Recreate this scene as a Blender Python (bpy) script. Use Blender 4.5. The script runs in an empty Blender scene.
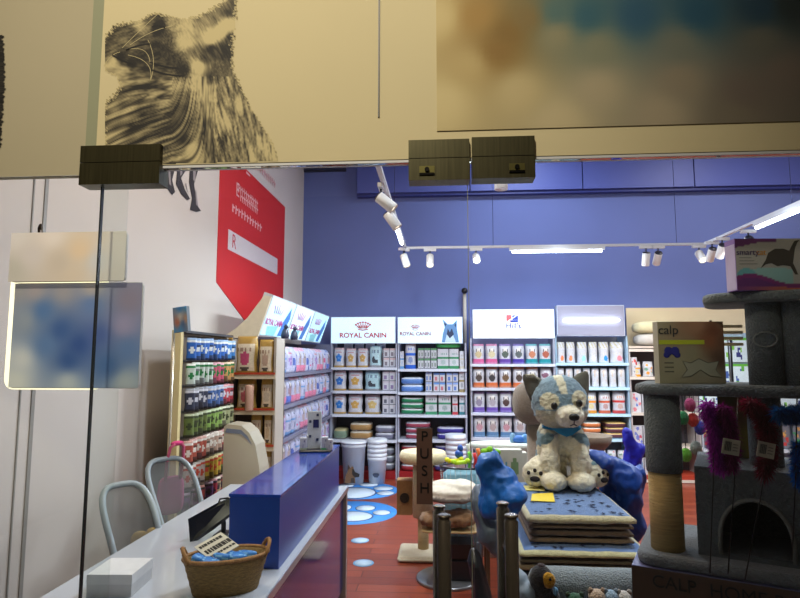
import bpy, bmesh, math, random
from mathutils import Vector, Matrix, noise
random.seed(7)
R = math.radians
COL = bpy.context.scene.collection
# ------------------------------------------------------------------ camera
F = 578.0; CAMZ = 1.6
TH = math.atan(60/F); PH = math.atan(41*math.cos(TH)/F)
FWD = Vector((-math.sin(PH)*math.cos(TH), math.cos(PH)*math.cos(TH), math.sin(TH)))
RGT = Vector((math.cos(PH), math.sin(PH), 0))
UPV = RGT.cross(FWD)
CP = Vector((0, 0, CAMZ))
def ray(px, py): return FWD*F + RGT*(px-400) + UPV*(299-py)
def at(px, py, Y):
    d = ray(px, py); return CP + d*(Y/d.y)
def onz(px, py, z):
    d = ray(px, py); return CP + d*((z-CAMZ)/d.z)
def onx(px, py, x):
    d = ray(px, py); return CP + d*(x/d.x)
cam = bpy.data.cameras.new('camera'); cam.sensor_width = 36; cam.lens = F/800*36; cam.clip_start = .02
co = bpy.data.objects.new('camera', cam); COL.objects.link(co)
co.location = CP; co.rotation_euler = (R(90)+TH, 0, PH)
bpy.context.scene.camera = co
# ------------------------------------------------------------------ colours and materials
def lin(c):
    return tuple(((x/255)/12.92 if x/255 <= .04045 else ((x/255+.055)/1.055)**2.4) for x in c)
def mat(name, rgb=None, rough=.5, metal=0, var=0, vs=20, bump=0, bs=200, emit=0, spec=.5, coat=0, sheen=0, stretch=(1,1,1)):
    m = bpy.data.materials.new(name); m.use_nodes = True
    nt = m.node_tree; b = nt.nodes['Principled BSDF']
    b.inputs['Roughness'].default_value = rough; b.inputs['Metallic'].default_value = metal
    b.inputs['Specular IOR Level'].default_value = spec
    b.inputs['Coat Weight'].default_value = coat; b.inputs['Sheen Weight'].default_value = sheen
    tc = nt.nodes.new('ShaderNodeTexCoord'); mp = nt.nodes.new('ShaderNodeMapping'); mp.inputs['Scale'].default_value = stretch
    nt.links.new(tc.outputs['Object'], mp.inputs['Vector'])
    if rgb is None:
        a = nt.nodes.new('ShaderNodeAttribute'); a.attribute_name = 'Col'; src = a.outputs['Color']
    else:
        a = nt.nodes.new('ShaderNodeRGB'); a.outputs[0].default_value = (*lin(rgb), 1); src = a.outputs[0]
    if var:
        n = nt.nodes.new('ShaderNodeTexNoise'); n.inputs['Scale'].default_value = vs; n.inputs['Detail'].default_value = 4
        nt.links.new(mp.outputs[0], n.inputs['Vector'])
        r = nt.nodes.new('ShaderNodeMapRange'); r.inputs['From Min'].default_value = .3; r.inputs['From Max'].default_value = .7
        r.inputs['To Min'].default_value = 1-var; r.inputs['To Max'].default_value = 1+var
        nt.links.new(n.outputs[0], r.inputs[0])
        mx = nt.nodes.new('ShaderNodeVectorMath'); mx.operation = 'SCALE'
        nt.links.new(src, mx.inputs[0]); nt.links.new(r.outputs[0], mx.inputs['Scale']); src = mx.outputs[0]
    nt.links.new(src, b.inputs['Base Color'])
    if emit:
        nt.links.new(src, b.inputs['Emission Color']); b.inputs['Emission Strength'].default_value = emit
    if bump:
        n2 = nt.nodes.new('ShaderNodeTexNoise'); n2.inputs['Scale'].default_value = bs; n2.inputs['Detail'].default_value = 3
        nt.links.new(mp.outputs[0], n2.inputs['Vector'])
        bp = nt.nodes.new('ShaderNodeBump'); bp.inputs['Strength'].default_value = bump; bp.inputs['Distance'].default_value = .01
        nt.links.new(n2.outputs[0], bp.inputs['Height']); nt.links.new(bp.outputs[0], b.inputs['Normal'])
    return m
M = {}
M['print'] = mat('printed_film', None, .38, var=.10, vs=60)
M['card'] = mat('printed_card', None, .6, var=.05, vs=30)
M['plush'] = mat('plush', None, .95, var=.12, vs=60, bump=.9, bs=160, sheen=.3)
M['fabric'] = mat('fabric', None, .85, var=.08, vs=40, bump=.4, bs=300)
M['nylon'] = mat('nylon', None, .48, var=.12, vs=9, bump=.6, bs=22)
M['plastic'] = mat('plastic', None, .35, var=.03, vs=10)
M['metal'] = mat('metal', None, .3, metal=.85, var=.05, vs=15)
M['brass'] = mat('dark_brushed_metal', (74, 70, 48), .33, metal=.75, var=.2, vs=6, stretch=(30, 1, 1))
M['chrome'] = mat('dark_chrome', (128, 118, 104), .27, metal=.8, var=.25, vs=4, stretch=(6, 6, .3))
M['painted'] = mat('painted_metal', None, .45, var=.02, vs=8)
M['mural'] = mat('wall_print', None, .7)
M['white_wall'] = mat('white_plaster', (212, 202, 194), .8, var=.02, vs=3, bump=.05, bs=80)
M['blue_wall'] = mat('blue_paint', (104, 118, 178), .75, var=.05, vs=1.3, bump=.08, bs=60)
M['fascia'] = mat('fascia_board', (206, 192, 150), .75, var=.02, vs=2)
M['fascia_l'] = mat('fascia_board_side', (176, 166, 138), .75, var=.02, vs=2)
M['light'] = mat('lamp_glow', (232, 242, 255), .5, emit=14)
M['lightbox'] = mat('backlit_film', None, .5, emit=1.1)
M['wicker'] = mat('wicker', None, .75, var=.35, vs=90, bump=1, bs=90, stretch=(1, 1, 3))
M['sisal'] = mat('sisal', None, .9, var=.12, vs=60, bump=.8, bs=120, stretch=(.2, .2, 4))
def floor_mat():
    m = bpy.data.materials.new('wood_planks'); m.use_nodes = True; nt = m.node_tree; b = nt.nodes['Principled BSDF']
    tc = nt.nodes.new('ShaderNodeTexCoord'); mp = nt.nodes.new('ShaderNodeMapping'); mp.inputs['Rotation'].default_value = (0, 0, 0)
    nt.links.new(tc.outputs['Object'], mp.inputs[0])
    br = nt.nodes.new('ShaderNodeTexBrick'); br.inputs['Scale'].default_value = 1
    br.inputs['Color1'].default_value = (*lin((150, 70, 46)), 1); br.inputs['Color2'].default_value = (*lin((124, 52, 36)), 1)
    br.inputs['Mortar'].default_value = (*lin((88, 36, 28)), 1); br.inputs['Mortar Size'].default_value = .004
    br.inputs['Brick Width'].default_value = 1.2; br.inputs['Row Height'].default_value = .13
    nt.links.new(mp.outputs[0], br.inputs['Vector'])
    n = nt.nodes.new('ShaderNodeTexNoise'); n.inputs['Scale'].default_value = 3
    mp2 = nt.nodes.new('ShaderNodeMapping'); mp2.inputs['Scale'].default_value = (1, 14, 1); nt.links.new(tc.outputs['Object'], mp2.inputs[0])
    nt.links.new(mp2.outputs[0], n.inputs['Vector'])
    r = nt.nodes.new('ShaderNodeMapRange'); r.inputs['To Min'].default_value = .75; r.inputs['To Max'].default_value = 1.25
    nt.links.new(n.outputs[0], r.inputs[0])
    mx = nt.nodes.new('ShaderNodeVectorMath'); mx.operation = 'SCALE'
    nt.links.new(br.outputs[0], mx.inputs[0]); nt.links.new(r.outputs[0], mx.inputs['Scale'])
    nt.links.new(mx.outputs[0], b.inputs['Base Color']); b.inputs['Roughness'].default_value = .28
    return m
M['floor'] = floor_mat()
def glass_mat(name, tint, refl=.04, dirt=0):
    m = bpy.data.materials.new(name); m.use_nodes = True; nt = m.node_tree
    for n in list(nt.nodes): nt.nodes.remove(n)
    o = nt.nodes.new('ShaderNodeOutputMaterial'); t = nt.nodes.new('ShaderNodeBsdfTransparent'); t.inputs[0].default_value = (*tint, 1)
    g = nt.nodes.new('ShaderNodeBsdfGlossy'); g.inputs['Roughness'].default_value = .02
    fr = nt.nodes.new('ShaderNodeFresnel'); fr.inputs[0].default_value = 1.35
    mx = nt.nodes.new('ShaderNodeMixShader'); nt.links.new(fr.outputs[0], mx.inputs[0])
    nt.links.new(t.outputs[0], mx.inputs[1]); nt.links.new(g.outputs[0], mx.inputs[2]); last = mx
    nt.links.new(last.outputs[0], o.inputs[0]); return m
M['glass'] = glass_mat('clear_glass', (.96, .98, .97))
def mesh_mat(name, rgb, a):
    m = mat(name, rgb, .8); nt = m.node_tree; b = nt.nodes['Principled BSDF']; b.inputs['Alpha'].default_value = a; return m
M['netting'] = mesh_mat('chair_netting', (104, 106, 106), .62)
# ------------------------------------------------------------------ mesh builder
class MB:
    def __init__(s): s.v = []; s.f = []; s.c = []; s.sm = []
    def face(s, idx, col, sm=False): s.f.append(idx); s.c.append(col); s.sm.append(sm)
    def add(s, vs, fs, col, sm=False):
        o = len(s.v); s.v += [Vector(p) for p in vs]
        for f in fs: s.face([i+o for i in f], col, sm)
        return s
    def box(s, x0, y0, z0, x1, y1, z1, col=(200, 200, 200), m=None):
        if x0 > x1: x0, x1 = x1, x0
        if y0 > y1: y0, y1 = y1, y0
        if z0 > z1: z0, z1 = z1, z0
        vs = [Vector(p) for p in ((x0,y0,z0),(x1,y0,z0),(x1,y1,z0),(x0,y1,z0),(x0,y0,z1),(x1,y0,z1),(x1,y1,z1),(x0,y1,z1))]
        if m: vs = [m @ p for p in vs]
        return s.add(vs, [(0,3,2,1),(4,5,6,7),(0,1,5,4),(1,2,6,5),(2,3,7,6),(3,0,4,7)], col)
    def rbox(s, x0, y0, z0, x1, y1, z1, r, col, n=4, m=None, tr=None):   # rounded in plan, soft top/bottom edge
        tr = min(r, (z1-z0)/2) if tr is None else tr
        rings = []
        prof = [(z0, tr), (z0+tr*.3, tr*.3), (z0+tr, 0), (z1-tr, 0), (z1-tr*.3, tr*.3), (z1, tr)]
        for z, ins in prof:
            ring = []
            for cx, cy, a0 in ((x1-r, y0+r, -90), (x1-r, y1-r, 0), (x0+r, y1-r, 90), (x0+r, y0+r, 180)):
                for k in range(n+1):
                    a = R(a0+90*k/n); ring.append(Vector((cx+(r-ins)*math.cos(a), cy+(r-ins)*math.sin(a), z)))
            rings.append(ring)
        return s.rings(rings, col, m=m)
    def rings(s, rings, col, closed=True, caps=True, m=None, sm=True, colf=None):
        o = len(s.v); k = len(rings[0])
        for rg in rings: s.v += [(m @ Vector(p)) if m else Vector(p) for p in rg]
        for i in range(len(rings)-1):
            for j in range(k if closed else k-1):
                a = o+i*k+j; b = o+i*k+(j+1) % k
                s.face([a, b, b+k, a+k], colf(i, j) if colf else col, sm)
        if caps:
            s.face(list(range(o, o+k))[::-1], col if not colf else colf(0, 0)); e = o+(len(rings)-1)*k
            s.face(list(range(e, e+k)), col if not colf else colf(len(rings)-2, 0))
        return s
    def tube(s, pts, r, col=(200,200,200), n=8, closed=False):
        pts = [Vector(p) for p in pts]; N = len(pts); rings = []; prev = None
        for i, p in enumerate(pts):
            if closed: d = pts[(i+1) % N]-pts[i-1]
            else: d = pts[min(i+1, N-1)]-pts[max(i-1, 0)]
            d.normalize()
            if prev is None: prev = d.orthogonal().normalized()
            u = (prev-d*prev.dot(d)).normalized(); prev = u; w = d.cross(u)
            rr = r[i] if isinstance(r, (list, tuple)) else r
            rings.append([p+u*rr*math.cos(2*math.pi*k/n)+w*rr*math.sin(2*math.pi*k/n) for k in range(n)])
        if closed: rings.append(rings[0])
        return s.rings(rings, col, caps=not closed)
    def lathe(s, prof, c=(0,0,0), col=(200,200,200), n=24, m=None, colf=None, sx=1, sy=1):
        rings = [[Vector((c[0]+r*sx*math.cos(2*math.pi*k/n), c[1]+r*sy*math.sin(2*math.pi*k/n), c[2]+z)) for k in range(n)] for r, z in prof]
        return s.rings(rings, col, m=m, colf=colf)
    def ell(s, c, r, col, n=14, m=None, colf=None, e=1.0):
        c = Vector(c); rings = []
        sg = lambda t, p: math.copysign(abs(t)**p, t)
        for i in range(1, n):
            ph = -math.pi/2+math.pi*i/n
            rings.append([c+Vector((r[0]*sg(math.cos(ph), e)*sg(math.cos(t), e), r[1]*sg(math.cos(ph), e)*sg(math.sin(t), e), r[2]*sg(math.sin(ph), e)))
                          for t in [2*math.pi*k/(n+2) for k in range(n+2)]])
        return s.rings(rings, col, m=m, colf=colf)
    def prism(s, poly, o, ax, ay, thick, col, side=None):    # polygon (u,v) on origin o, axes, extruded by vector thick
        o = Vector(o); ax = Vector(ax); ay = Vector(ay); t = Vector(thick); n = len(poly)
        vs = [o+ax*u+ay*v for u, v in poly]; vs += [p+t for p in vs]; b = len(s.v); s.v += vs
        s.face(list(range(b, b+n))[::-1], col); s.face(list(range(b+n, b+2*n)), col)
        for i in range(n): s.face([b+i, b+(i+1) % n, b+n+(i+1) % n, b+n+i], side or col)
        return s
    def mesh(s, name, material):
        me = bpy.data.meshes.new(name); me.from_pydata(s.v, [], s.f); me.materials.append(material)
        at_ = me.color_attributes.new('Col', 'FLOAT_COLOR', 'CORNER'); i = 0; d = []
        for f, c in zip(s.f, s.c):
            if len(c) and isinstance(c[0], (tuple, list)): cs = c
            else: cs = [c]*len(f)
            for cc in cs: d += [*lin(cc), 1]
        at_.data.foreach_set('color', d)
        me.polygons.foreach_set('use_smooth', s.sm)
        bm = bmesh.new(); bm.from_mesh(me); bmesh.ops.recalc_face_normals(bm, faces=bm.faces); bm.to_mesh(me); bm.free()
        return me
    def build(s, name, material, parent=None, loc=None, rot=None):
        o = bpy.data.objects.new(name, s.mesh(name, material)); COL.objects.link(o)
        if parent: o.parent = parent
        if loc is not None: o.location = loc
        if rot is not None: o.rotation_euler = rot
        return o
def tag(o, label=None, cat=None, group=None, kind=None):
    if label: o['label'] = label
    if cat: o['category'] = cat
    if group: o['group'] = group
    if kind: o['kind'] = kind
    return o
def empty(name, loc, rz=0, label=None, cat=None, group=None, kind=None):
    o = bpy.data.objects.new(name, None); COL.objects.link(o); o.location = loc; o.rotation_euler = (0, 0, rz); o.empty_display_size = .1
    return tag(o, label, cat, group, kind)
def inst(me, name, loc, rz=0, label=None, cat=None, group=None, scale=None, rot=None):
    o = bpy.data.objects.new(name, me); COL.objects.link(o); o.location = loc; o.rotation_euler = rot or (0, 0, rz)
    if scale: o.scale = scale
    return tag(o, label, cat, group)
def text_mesh(s, size, depth=.001, spacing=1, bold=0):
    cu = bpy.data.curves.new('t', 'FONT'); cu.body = s; cu.size = size; cu.extrude = depth; cu.space_character = spacing; cu.offset = bold
    cu.align_x = 'CENTER'; cu.align_y = 'CENTER'
    o = bpy.data.objects.new('t', cu); COL.objects.link(o)
    me = bpy.data.meshes.new_from_object(o.evaluated_get(bpy.context.evaluated_depsgraph_get()))
    bpy.data.objects.remove(o); bpy.data.curves.remove(cu); return me
def text(s, size, loc, rot, rgb, parent=None, name='lettering', emit=0, spacing=1, sx=1, bold=0):
    me = text_mesh(s, size, .0012, spacing, bold); key = 'ink_%d_%d_%d_%s' % (*rgb, emit)
    if key not in M: M[key] = mat(key, rgb, .5, emit=emit)
    me.materials.clear(); me.materials.append(M[key])
    o = bpy.data.objects.new(name, me); COL.objects.link(o); o.parent = parent; o.location = loc; o.rotation_euler = rot; o.scale = (sx, 1, 1); return o
def blob(name, parts, voxel, colf, material, parent=None, disp=0, ds=40, smooth=6, loc=None, rz=0):
    bm = bmesh.new()
    for p in parts:
        c, r = p[0], p[1]; rt = p[2] if len(p) > 2 else (0, 0, 0)
        m = Matrix.Translation(c) @ Matrix.Rotation(rt[2], 4, 'Z') @ Matrix.Rotation(rt[1], 4, 'Y') @ Matrix.Rotation(rt[0], 4, 'X') @ Matrix.Diagonal((*r, 1))
        bmesh.ops.create_icosphere(bm, subdivisions=3, radius=1, matrix=m)
    me = bpy.data.meshes.new(name); bm.to_mesh(me); bm.free()
    t = bpy.data.objects.new('t', me); COL.objects.link(t)
    md = t.modifiers.new('r', 'REMESH'); md.mode = 'VOXEL'; md.voxel_size = voxel
    m2 = t.modifiers.new('s', 'SMOOTH'); m2.iterations = smooth; m2.factor = .5
    nm = bpy.data.meshes.new_from_object(t.evaluated_get(bpy.context.evaluated_depsgraph_get()))
    bpy.data.objects.remove(t)
    if disp:
        ns = [v.normal.copy() for v in nm.vertices]
        for v, n_ in zip(nm.vertices, ns):
            q = v.co*ds
            v.co += n_*disp*(noise.noise(q)+.5*noise.noise(q*2.3)) if disp > 0 else n_*-disp*(.5-1.6*abs(noise.noise(q))-.7*abs(noise.noise(q*2.1+Vector((4,1,7))))-.35*abs(noise.noise(q*4.6)))
    nm.materials.clear(); nm.materials.append(material); nm.name = name
    ca = nm.color_attributes.new('Col', 'FLOAT_COLOR', 'POINT')
    for i, v in enumerate(nm.vertices): ca.data[i].color = (*lin(colf(v.co)), 1)
    nm.polygons.foreach_set('use_smooth', [True]*len(nm.polygons))
    o = bpy.data.objects.new(name, nm); COL.objects.link(o)
    if parent: o.parent = parent
    if loc is not None: o.location = loc
    o.rotation_euler = (0, 0, rz)
    return o
def lamp(kind, loc, energy, rgb=(1, 1, 1), rot=(0, 0, 0), **kw):
    l = bpy.data.lights.new('lamp', kind); l.energy = energy; l.color = rgb
    for k, v in kw.items(): setattr(l, k, v)
    o = bpy.data.objects.new('lamp_light', l); COL.objects.link(o); o.location = loc; o.rotation_euler = rot; return o
def aim(o, target):
    o.rotation_euler = (Vector(target)-o.location).to_track_quat('-Z', 'Y').to_euler()
ORD = ['first','second','third','fourth','fifth','sixth','seventh','eighth','ninth','tenth','eleventh','twelfth','thirteenth','fourteenth','fifteenth']
def mixc(a, b, t): return tuple(a[i]*(1-t)+b[i]*t for i in range(3))
M['feather'] = mat('feather', None, .7)
_nt = M['feather'].node_tree; _tr = _nt.nodes.new('ShaderNodeBsdfTranslucent'); _mx = _nt.nodes.new('ShaderNodeMixShader'); _mx.inputs[0].default_value = .6
_nt.links.new([n for n in _nt.nodes if n.type == 'ATTRIBUTE'][0].outputs['Color'], _tr.inputs[0]); _nt.links.new(_nt.nodes['Principled BSDF'].outputs[0], _mx.inputs[1]); _nt.links.new(_tr.outputs[0], _mx.inputs[2])
_nt.links.new(_mx.outputs[0], _nt.nodes['Material Output'].inputs[0])
M['sisal_t'] = mat('sisal_rope', None, .9, var=.14, vs=50, bump=.8, bs=60, stretch=(.3, .3, 6))
M['sisal2'] = M['sisal_t']
M['wicker2'] = mat('wicker_cane', None, .7, var=.3, vs=120, bump=.6, bs=200)
# ================================================================== SETTING
WX = -2.05; BY = 8.4; CEIL = 4.8; EX = 5.4; GY = 1.5
def struct(o): o['kind'] = 'structure'; return o
struct(MB().box(WX-.1, 1.4, -.1, EX+.1, BY+.1, 0).build('floor', M['floor']))
M['tile'] = mat('mall_tile', (120, 114, 104), .3, var=.05, vs=2)
struct(MB().box(-4, -5, -.1, 7, 1.4, 0).build('floor_mall', M['tile']))
struct(MB().box(WX-.1, 1.66, 0, WX, BY+.1, CEIL).build('wall_left', M['white_wall']))
struct(MB().box(EX, 1.4, 0, EX+.1, BY+.1, CEIL).build('wall_right', M['white_wall']))
struct(MB().box(WX, BY, 0, EX, BY+.1, CEIL).build('wall_back', M['blue_wall']))
M['ceil'] = mat('ceiling_paint', (84, 92, 140), .85)
struct(MB().box(WX-.1, 1.4, CEIL, EX+.1, BY+.1, CEIL+.1).build('ceiling', M['ceil']))
# blue service duct along the back wall, its panels split by seams
zb = at(600, 189, BY-.1).z; x0 = at(358, 189, BY).x
m = MB(); xs = [x0]+[at(p, 189, BY-.14).x for p in (470, 583, 695)]+[EX]
for a, b in zip(xs[:-1], xs[1:]): m.box(a+.008, BY-.14, zb, b-.008, BY-.005, zb+.5, (84, 96, 170))
M['duct'] = mat('duct_blue', None, .5)
struct(m.build('trim_1', M['duct']))
struct(MB().box(x0, BY-.10, zb-.045, EX, BY-.004, zb-.002, (38, 48, 120)).build('trim_2', M['duct']))
# dark vent high at the left of the back wall
a = at(303, 162, BY-.03); b = at(346, 171, BY-.03)
m = MB().box(a.x, BY-.03, b.z, b.x, BY-.003, a.z+.1, (34, 38, 60))
v = m.build('wall_vent', M['painted']); tag(v, 'dark slotted vent high on the blue back wall', 'vent')
m = MB()
for k in range(3): m.box(a.x, BY-.04, b.z+.03+k*.06, b.x, BY-.031, b.z+.045+k*.06, (60, 66, 100))
m.build('slats', M['painted'], v)
# narrow pipe with black cap on the back wall between the two sign groups
p = at(464.5, 291, BY-.06)
root = empty('wall_pipe', (p.x, BY-.06, 1.6), 0, 'thin beige pipe with black round tip between the light box signs', 'pipe')
MB().tube([(0,0,-.2),(0,0,p.z-1.6)], .026, (196, 188, 178), 12).build('pipe', M['painted'], root)
MB().ell((0,-.03,p.z-1.6), (.045,.045,.045), (26,26,30)).build('cap', M['plastic'], root)
# ---- shop front
BZ = at(300, 163, GY).z                                     # underside of the fascia
xl = at(101, 100, GY).x
struct(MB().box(xl, GY-.01, BZ, 2.6, GY+.016, 3.4).build('wall_front', M['fascia']))
LY = 1.64; zl = at(40, 177, LY).z
struct(MB().box(-2.15, LY, zl, xl-.035, LY+.02, 3.4).build('wall_front_side', M['fascia_l']))
M['gedge'] = mat('glass_edge', (142, 144, 116), .6)
M['gedge2'] = mat('glass_edge_dark', (44, 48, 48), .25)
struct(MB().box(xl-.035, GY-.005, BZ-.005, xl, LY+.05, 3.4).build('trim_3', M['gedge']))
xs_ = at(379, 60, GY-.01).x
struct(MB().box(xs_-.002, GY-.0135, at(379,119,GY).z, xs_+.002, GY-.0101, 3.4, (54, 46, 32)).build('trim_4', M['painted']))
# bright sill strip below the fascia
struct(MB().box(xl, GY-.008, BZ-.008, 2.6, GY+.02, BZ-.001, (206, 206, 206)).build('trim_5', M['painted']))
# doors
dx0 = at(90, 400, GY).x; dm = at(471, 400, GY).x; dx1 = dm+.97
def door(name, a, b, handle_px, lock_side):
    root = empty(name, ((a+b)/2, GY, 0)); struct(root); ox = (a+b)/2
    MB().box(a-ox, -.005, .012, b-ox, .005, BZ-.009).build('glass_pane', M['glass'], root)
    return root, ox
d1, o1 = door('door_1', dx0+.003, dm-.0025, 443, 1)
d2, o2 = door('door_2', dm+.0025, dx1, 505, -1)
MB().box(dx0+.001-o1, -.0052, .012, dx0+.005-o1, .0052, BZ-.045).build('glass_edge', M['gedge2'], d1)
MB().box(dm-.003-o1, -.0052, .012, dm-.0015-o1, .0052, BZ-.045).build('glass_edge', M['gedge'], d1)
struct(MB().box(-2.0, LY-.005, .0, dx0-.004, LY+.005, zl+.001).build('window_1', M['glass']))
# patch fittings: upper half on the transom, lower half on the door leaf
def patch(px0, px1, py0, pym, py1, parent, ox, lock=None):
    a = at(px0, pym, GY-.025); b = at(px1, pym, GY-.025); z0 = at((px0+px1)/2, py1, GY-.025).z; zm = at((px0+px1)/2, pym, GY-.025).z; z1 = at((px0+px1)/2, py0, GY-.025).z
    u = MB().box(a.x-ox, -.026, zm+.001, b.x-ox, .026, z1).build('patch_fitting', M['brass'], parent)
    l = MB().box(a.x-ox, -.026, z0, b.x-ox, .026, zm-.001).build('patch_fitting', M['brass'], parent)
    if lock:
        c = at(lock, (pym+py1)/2+2, GY-.027).x-ox; zc = (zm+z0)/2-.002; w = .020
        MB().box(c-w, -.0285, zc-.008, c+w, -.026, zc+.010, (110, 104, 60)).build('lock_plate', M['metal'], l)
        MB().tube([(c, -.027, zc), (c, -.034, zc)], .006, (30, 28, 24), 14).build('lock_cylinder', M['metal'], l)
        MB().box(c-w, -.030, zc-.014, c+w, -.026, zc-.009, (24, 22, 18)).build('lock_latch', M['metal'], l)
patch(408.5, 469.5, 139.5, 158, 180, d1, o1, 427)
patch(472, 535, 136.5, 156, 178, d2, o2, 517)
patch(80, 160, 145, 162, 184, d1, o1)
# pull handles: a tube on each face, joined by standoffs
def handle(px, pxb, pyt, pytb, parent, ox):
    p = at(px, pyt, GY-.05); q = at(pxb, pytb, GY+.05)
    h = empty('door_handle', (p.x-ox, 0, 0)); h.parent = parent
    for pp, yy in ((p, -.05), (q, .05)):
        x = 0 if yy < 0 else q.x-p.x
        MB().lathe([(.0165, 0), (.0165, pp.z-.56-.012), (.013, pp.z-.56-.008), (.013, pp.z-.56-.002), (.0165, pp.z-.56), (.0165, pp.z-.56+.003), (.013, pp.z-.56+.005)], (x, yy, .55), (90, 86, 78), 20).build('grip', M['chrome'], h)
    for z in (.62, p.z-.1): MB().tube([(0, -.045, z), (q.x-p.x, .045, z)], .008, (80, 76, 70), 10).build('standoff', M['chrome'], h)
handle(444, 439, 512, 503, d1, o1)
handle(511, 502.5, 512, 500, d2, o2)
# PUSH plate
p = at(424.5, 466, GY-.007); w = 15.5*GY/F/2; hh = 72*GY/F/2
ps = MB().box(-w, -.0012, -hh, w, .0012, hh, (92, 64, 54)).build('push_sign', M['card'], d1, (p.x-o1, -.0065, p.z))
for k, ch in enumerate('PUSH'):
    text(ch, .036, (0, -.0016, hh*.78-k*.0425), (R(90), 0, 0), (12, 10, 10), ps)
# ------------------------------------------------------------------ hanging signs at the left of the glass
def grid_print(name, P, nu, nv, f, material, parent=None, thick=None):
    """flat print: P(u,v)->point, f(u,v)->colour, colours blend smoothly like a soft image"""
    m = MB(); m.v = [P(i/nu, j/nv) for j in range(nv+1) for i in range(nu+1)]
    for j in range(nv):
        for i in range(nu):
            a = j*(nu+1)+i; cs = [f(uu/nu, vv/nv) for uu, vv in ((i,j),(i+1,j),(i+1,j+1),(i,j+1))]
            if any(c is None for c in cs): continue
            m.face([a, a+1, a+nu+2, a+nu+1], cs)
    return m.build(name, material, parent)
def idw(pts, p=2.6):
    def f(x, y):
        s = 0; c = [0, 0, 0]
        for (a, b, col) in pts:
            w = 1/((x-a)**2+(y-b)**2+1e-6)**(p/2); s += w
            for k in range(3): c[k] += w*col[k]
        return tuple(k/s for k in c)
    return f
SY = 1.58
def signboard(nm, px0, px1, py0, py1, pts, label, thick=.012, cat='sign', glow=False):
    a = at(px0, py1, SY); b = at(px1, py0, SY); cx = (a.x+b.x)/2; cz = (a.z+b.z)/2; w = (b.x-a.x)/2; h = (b.z-a.z)/2
    root = empty(nm, (cx, SY, cz), 0, label, cat)
    MB().rbox(-w, -h, 0, w, h, thick, .012, (196, 192, 186), m=Matrix.Rotation(R(90), 4, 'X') @ Matrix.Translation((0,0,-thick)), tr=.001).build('board', M['card'], root)
    f = idw(pts)
    g = grid_print('print', lambda u, v: Vector((-w*.995+2*w*.995*u, -.0008, -h*.99+2*h*.99*v)), 40, 30, lambda u, v: f(px0+(px1-px0)*u, py1+(py0-py1)*v), M['soft'], root)
    return root, w, h
M['soft'] = mat('soft_print', None, .6, emit=.28)
u_, w, h = signboard('hanging_sign', 8, 127, 231, 282, [(12,235,(214,206,198)),(12,270,(190,184,170)),(30,255,(206,196,188)),(60,262,(198,184,166)),(80,250,(216,192,160)),(75,275,(206,190,168)),(100,262,(196,194,190)),(122,250,(206,198,188)),(120,278,(200,192,182)),(50,235,(222,210,198))],
    'pale beige hanging sign with blurred print on the glass, above the blue one')
SY = 1.60
u2, w2, h2 = signboard('hanging_sign', 8, 143, 282, 388, [(10,285,(150,148,146)),(30,288,(158,150,150)),(20,320,(140,150,160)),(60,290,(150,146,148)),(90,286,(164,156,150)),(130,300,(136,124,140)),(125,325,(150,140,166)),(130,350,(96,120,160)),(40,310,(84,116,158)),(60,330,(62,92,142)),(80,345,(52,80,134)),(100,335,(72,92,144)),(70,360,(56,86,136)),(110,365,(70,100,144)),(20,360,(196,200,196)),(15,382,(202,206,196)),(70,384,(170,180,180)),(130,384,(170,176,176)),(45,345,(90,120,160)),(90,305,(96,120,160))],
    'wide blue and grey hanging sign with blurred print, below the beige one')
hk = at(38, 228, 1.58); 
MB().tube([(0.0+hk.x-u_.location.x, .006, h*.9), (hk.x-u_.location.x, .004, h+.015), (hk.x-u_.location.x+.01, -.004, h+.022), (hk.x-u_.location.x+.012, -.006, h+.006)], .0035, (70, 60, 50), 6).build('hook', M['metal'], u_)
# back-lit rim behind the signs (a lit edge that shows round their left side)
a = at(5, 389.5, 1.63); b = at(112, 236, 1.63)
rl = empty('backlit_board', (a.x, 1.6288, a.z), 0, 'glowing back light plate whose edge shows left of hanging signs', 'light')
M['warmglow'] = mat('warm_glow', (255, 250, 214), .5, emit=1.0)
MB().rbox(0, 0, 0, b.x-a.x, b.z-a.z, .006, .03, (255, 250, 214), m=Matrix.Rotation(R(90), 4, 'X'), tr=.001).build('glow_plate', M['warmglow'], rl)
# ------------------------------------------------------------------ fascia pictures
FY = GY-.0104
def fas(px, py, y=FY):
    return at(px, py, y)
FYs = GY-.013
ft = idw([(440,5,(176,158,110)),(445,100,(178,162,116)),(470,60,(160,140,92)),(510,25,(112,86,32)),(500,45,(118,90,36)),(530,10,(110,92,50)),(480,5,(140,110,54)),(560,30,(120,116,88)),(560,5,(66,92,88)),(590,10,(36,78,90)),(640,12,(28,70,92)),(700,12,(22,66,86)),(760,10,(22,52,68)),(790,8,(28,40,40)),(600,45,(110,112,90)),(680,45,(96,100,88)),(760,45,(84,84,74)),(520,90,(166,150,108)),(600,90,(150,138,110)),(680,85,(124,114,94)),(740,100,(96,86,76)),(780,80,(98,88,78)),(660,120,(144,132,108)),(560,125,(168,154,118)),(730,125,(104,96,80))], 3)
sg = empty('fascia_sign', (fas(620, 65).x, GY-.0125, fas(620, 65).z), 0, 'large softly printed brown and teal sign on the fascia right side', 'sign'); sl = sg.location
a = fas(437, 131, FYs); b = fas(812, -25, FYs)
MB().box(a.x-sl.x, 0, a.z-sl.z, b.x-sl.x, .0022, b.z-sl.z, (176,160,116)).build('board', M['card'], sg)
M['teal_print'] = mat('fascia_film', None, .7)
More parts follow.
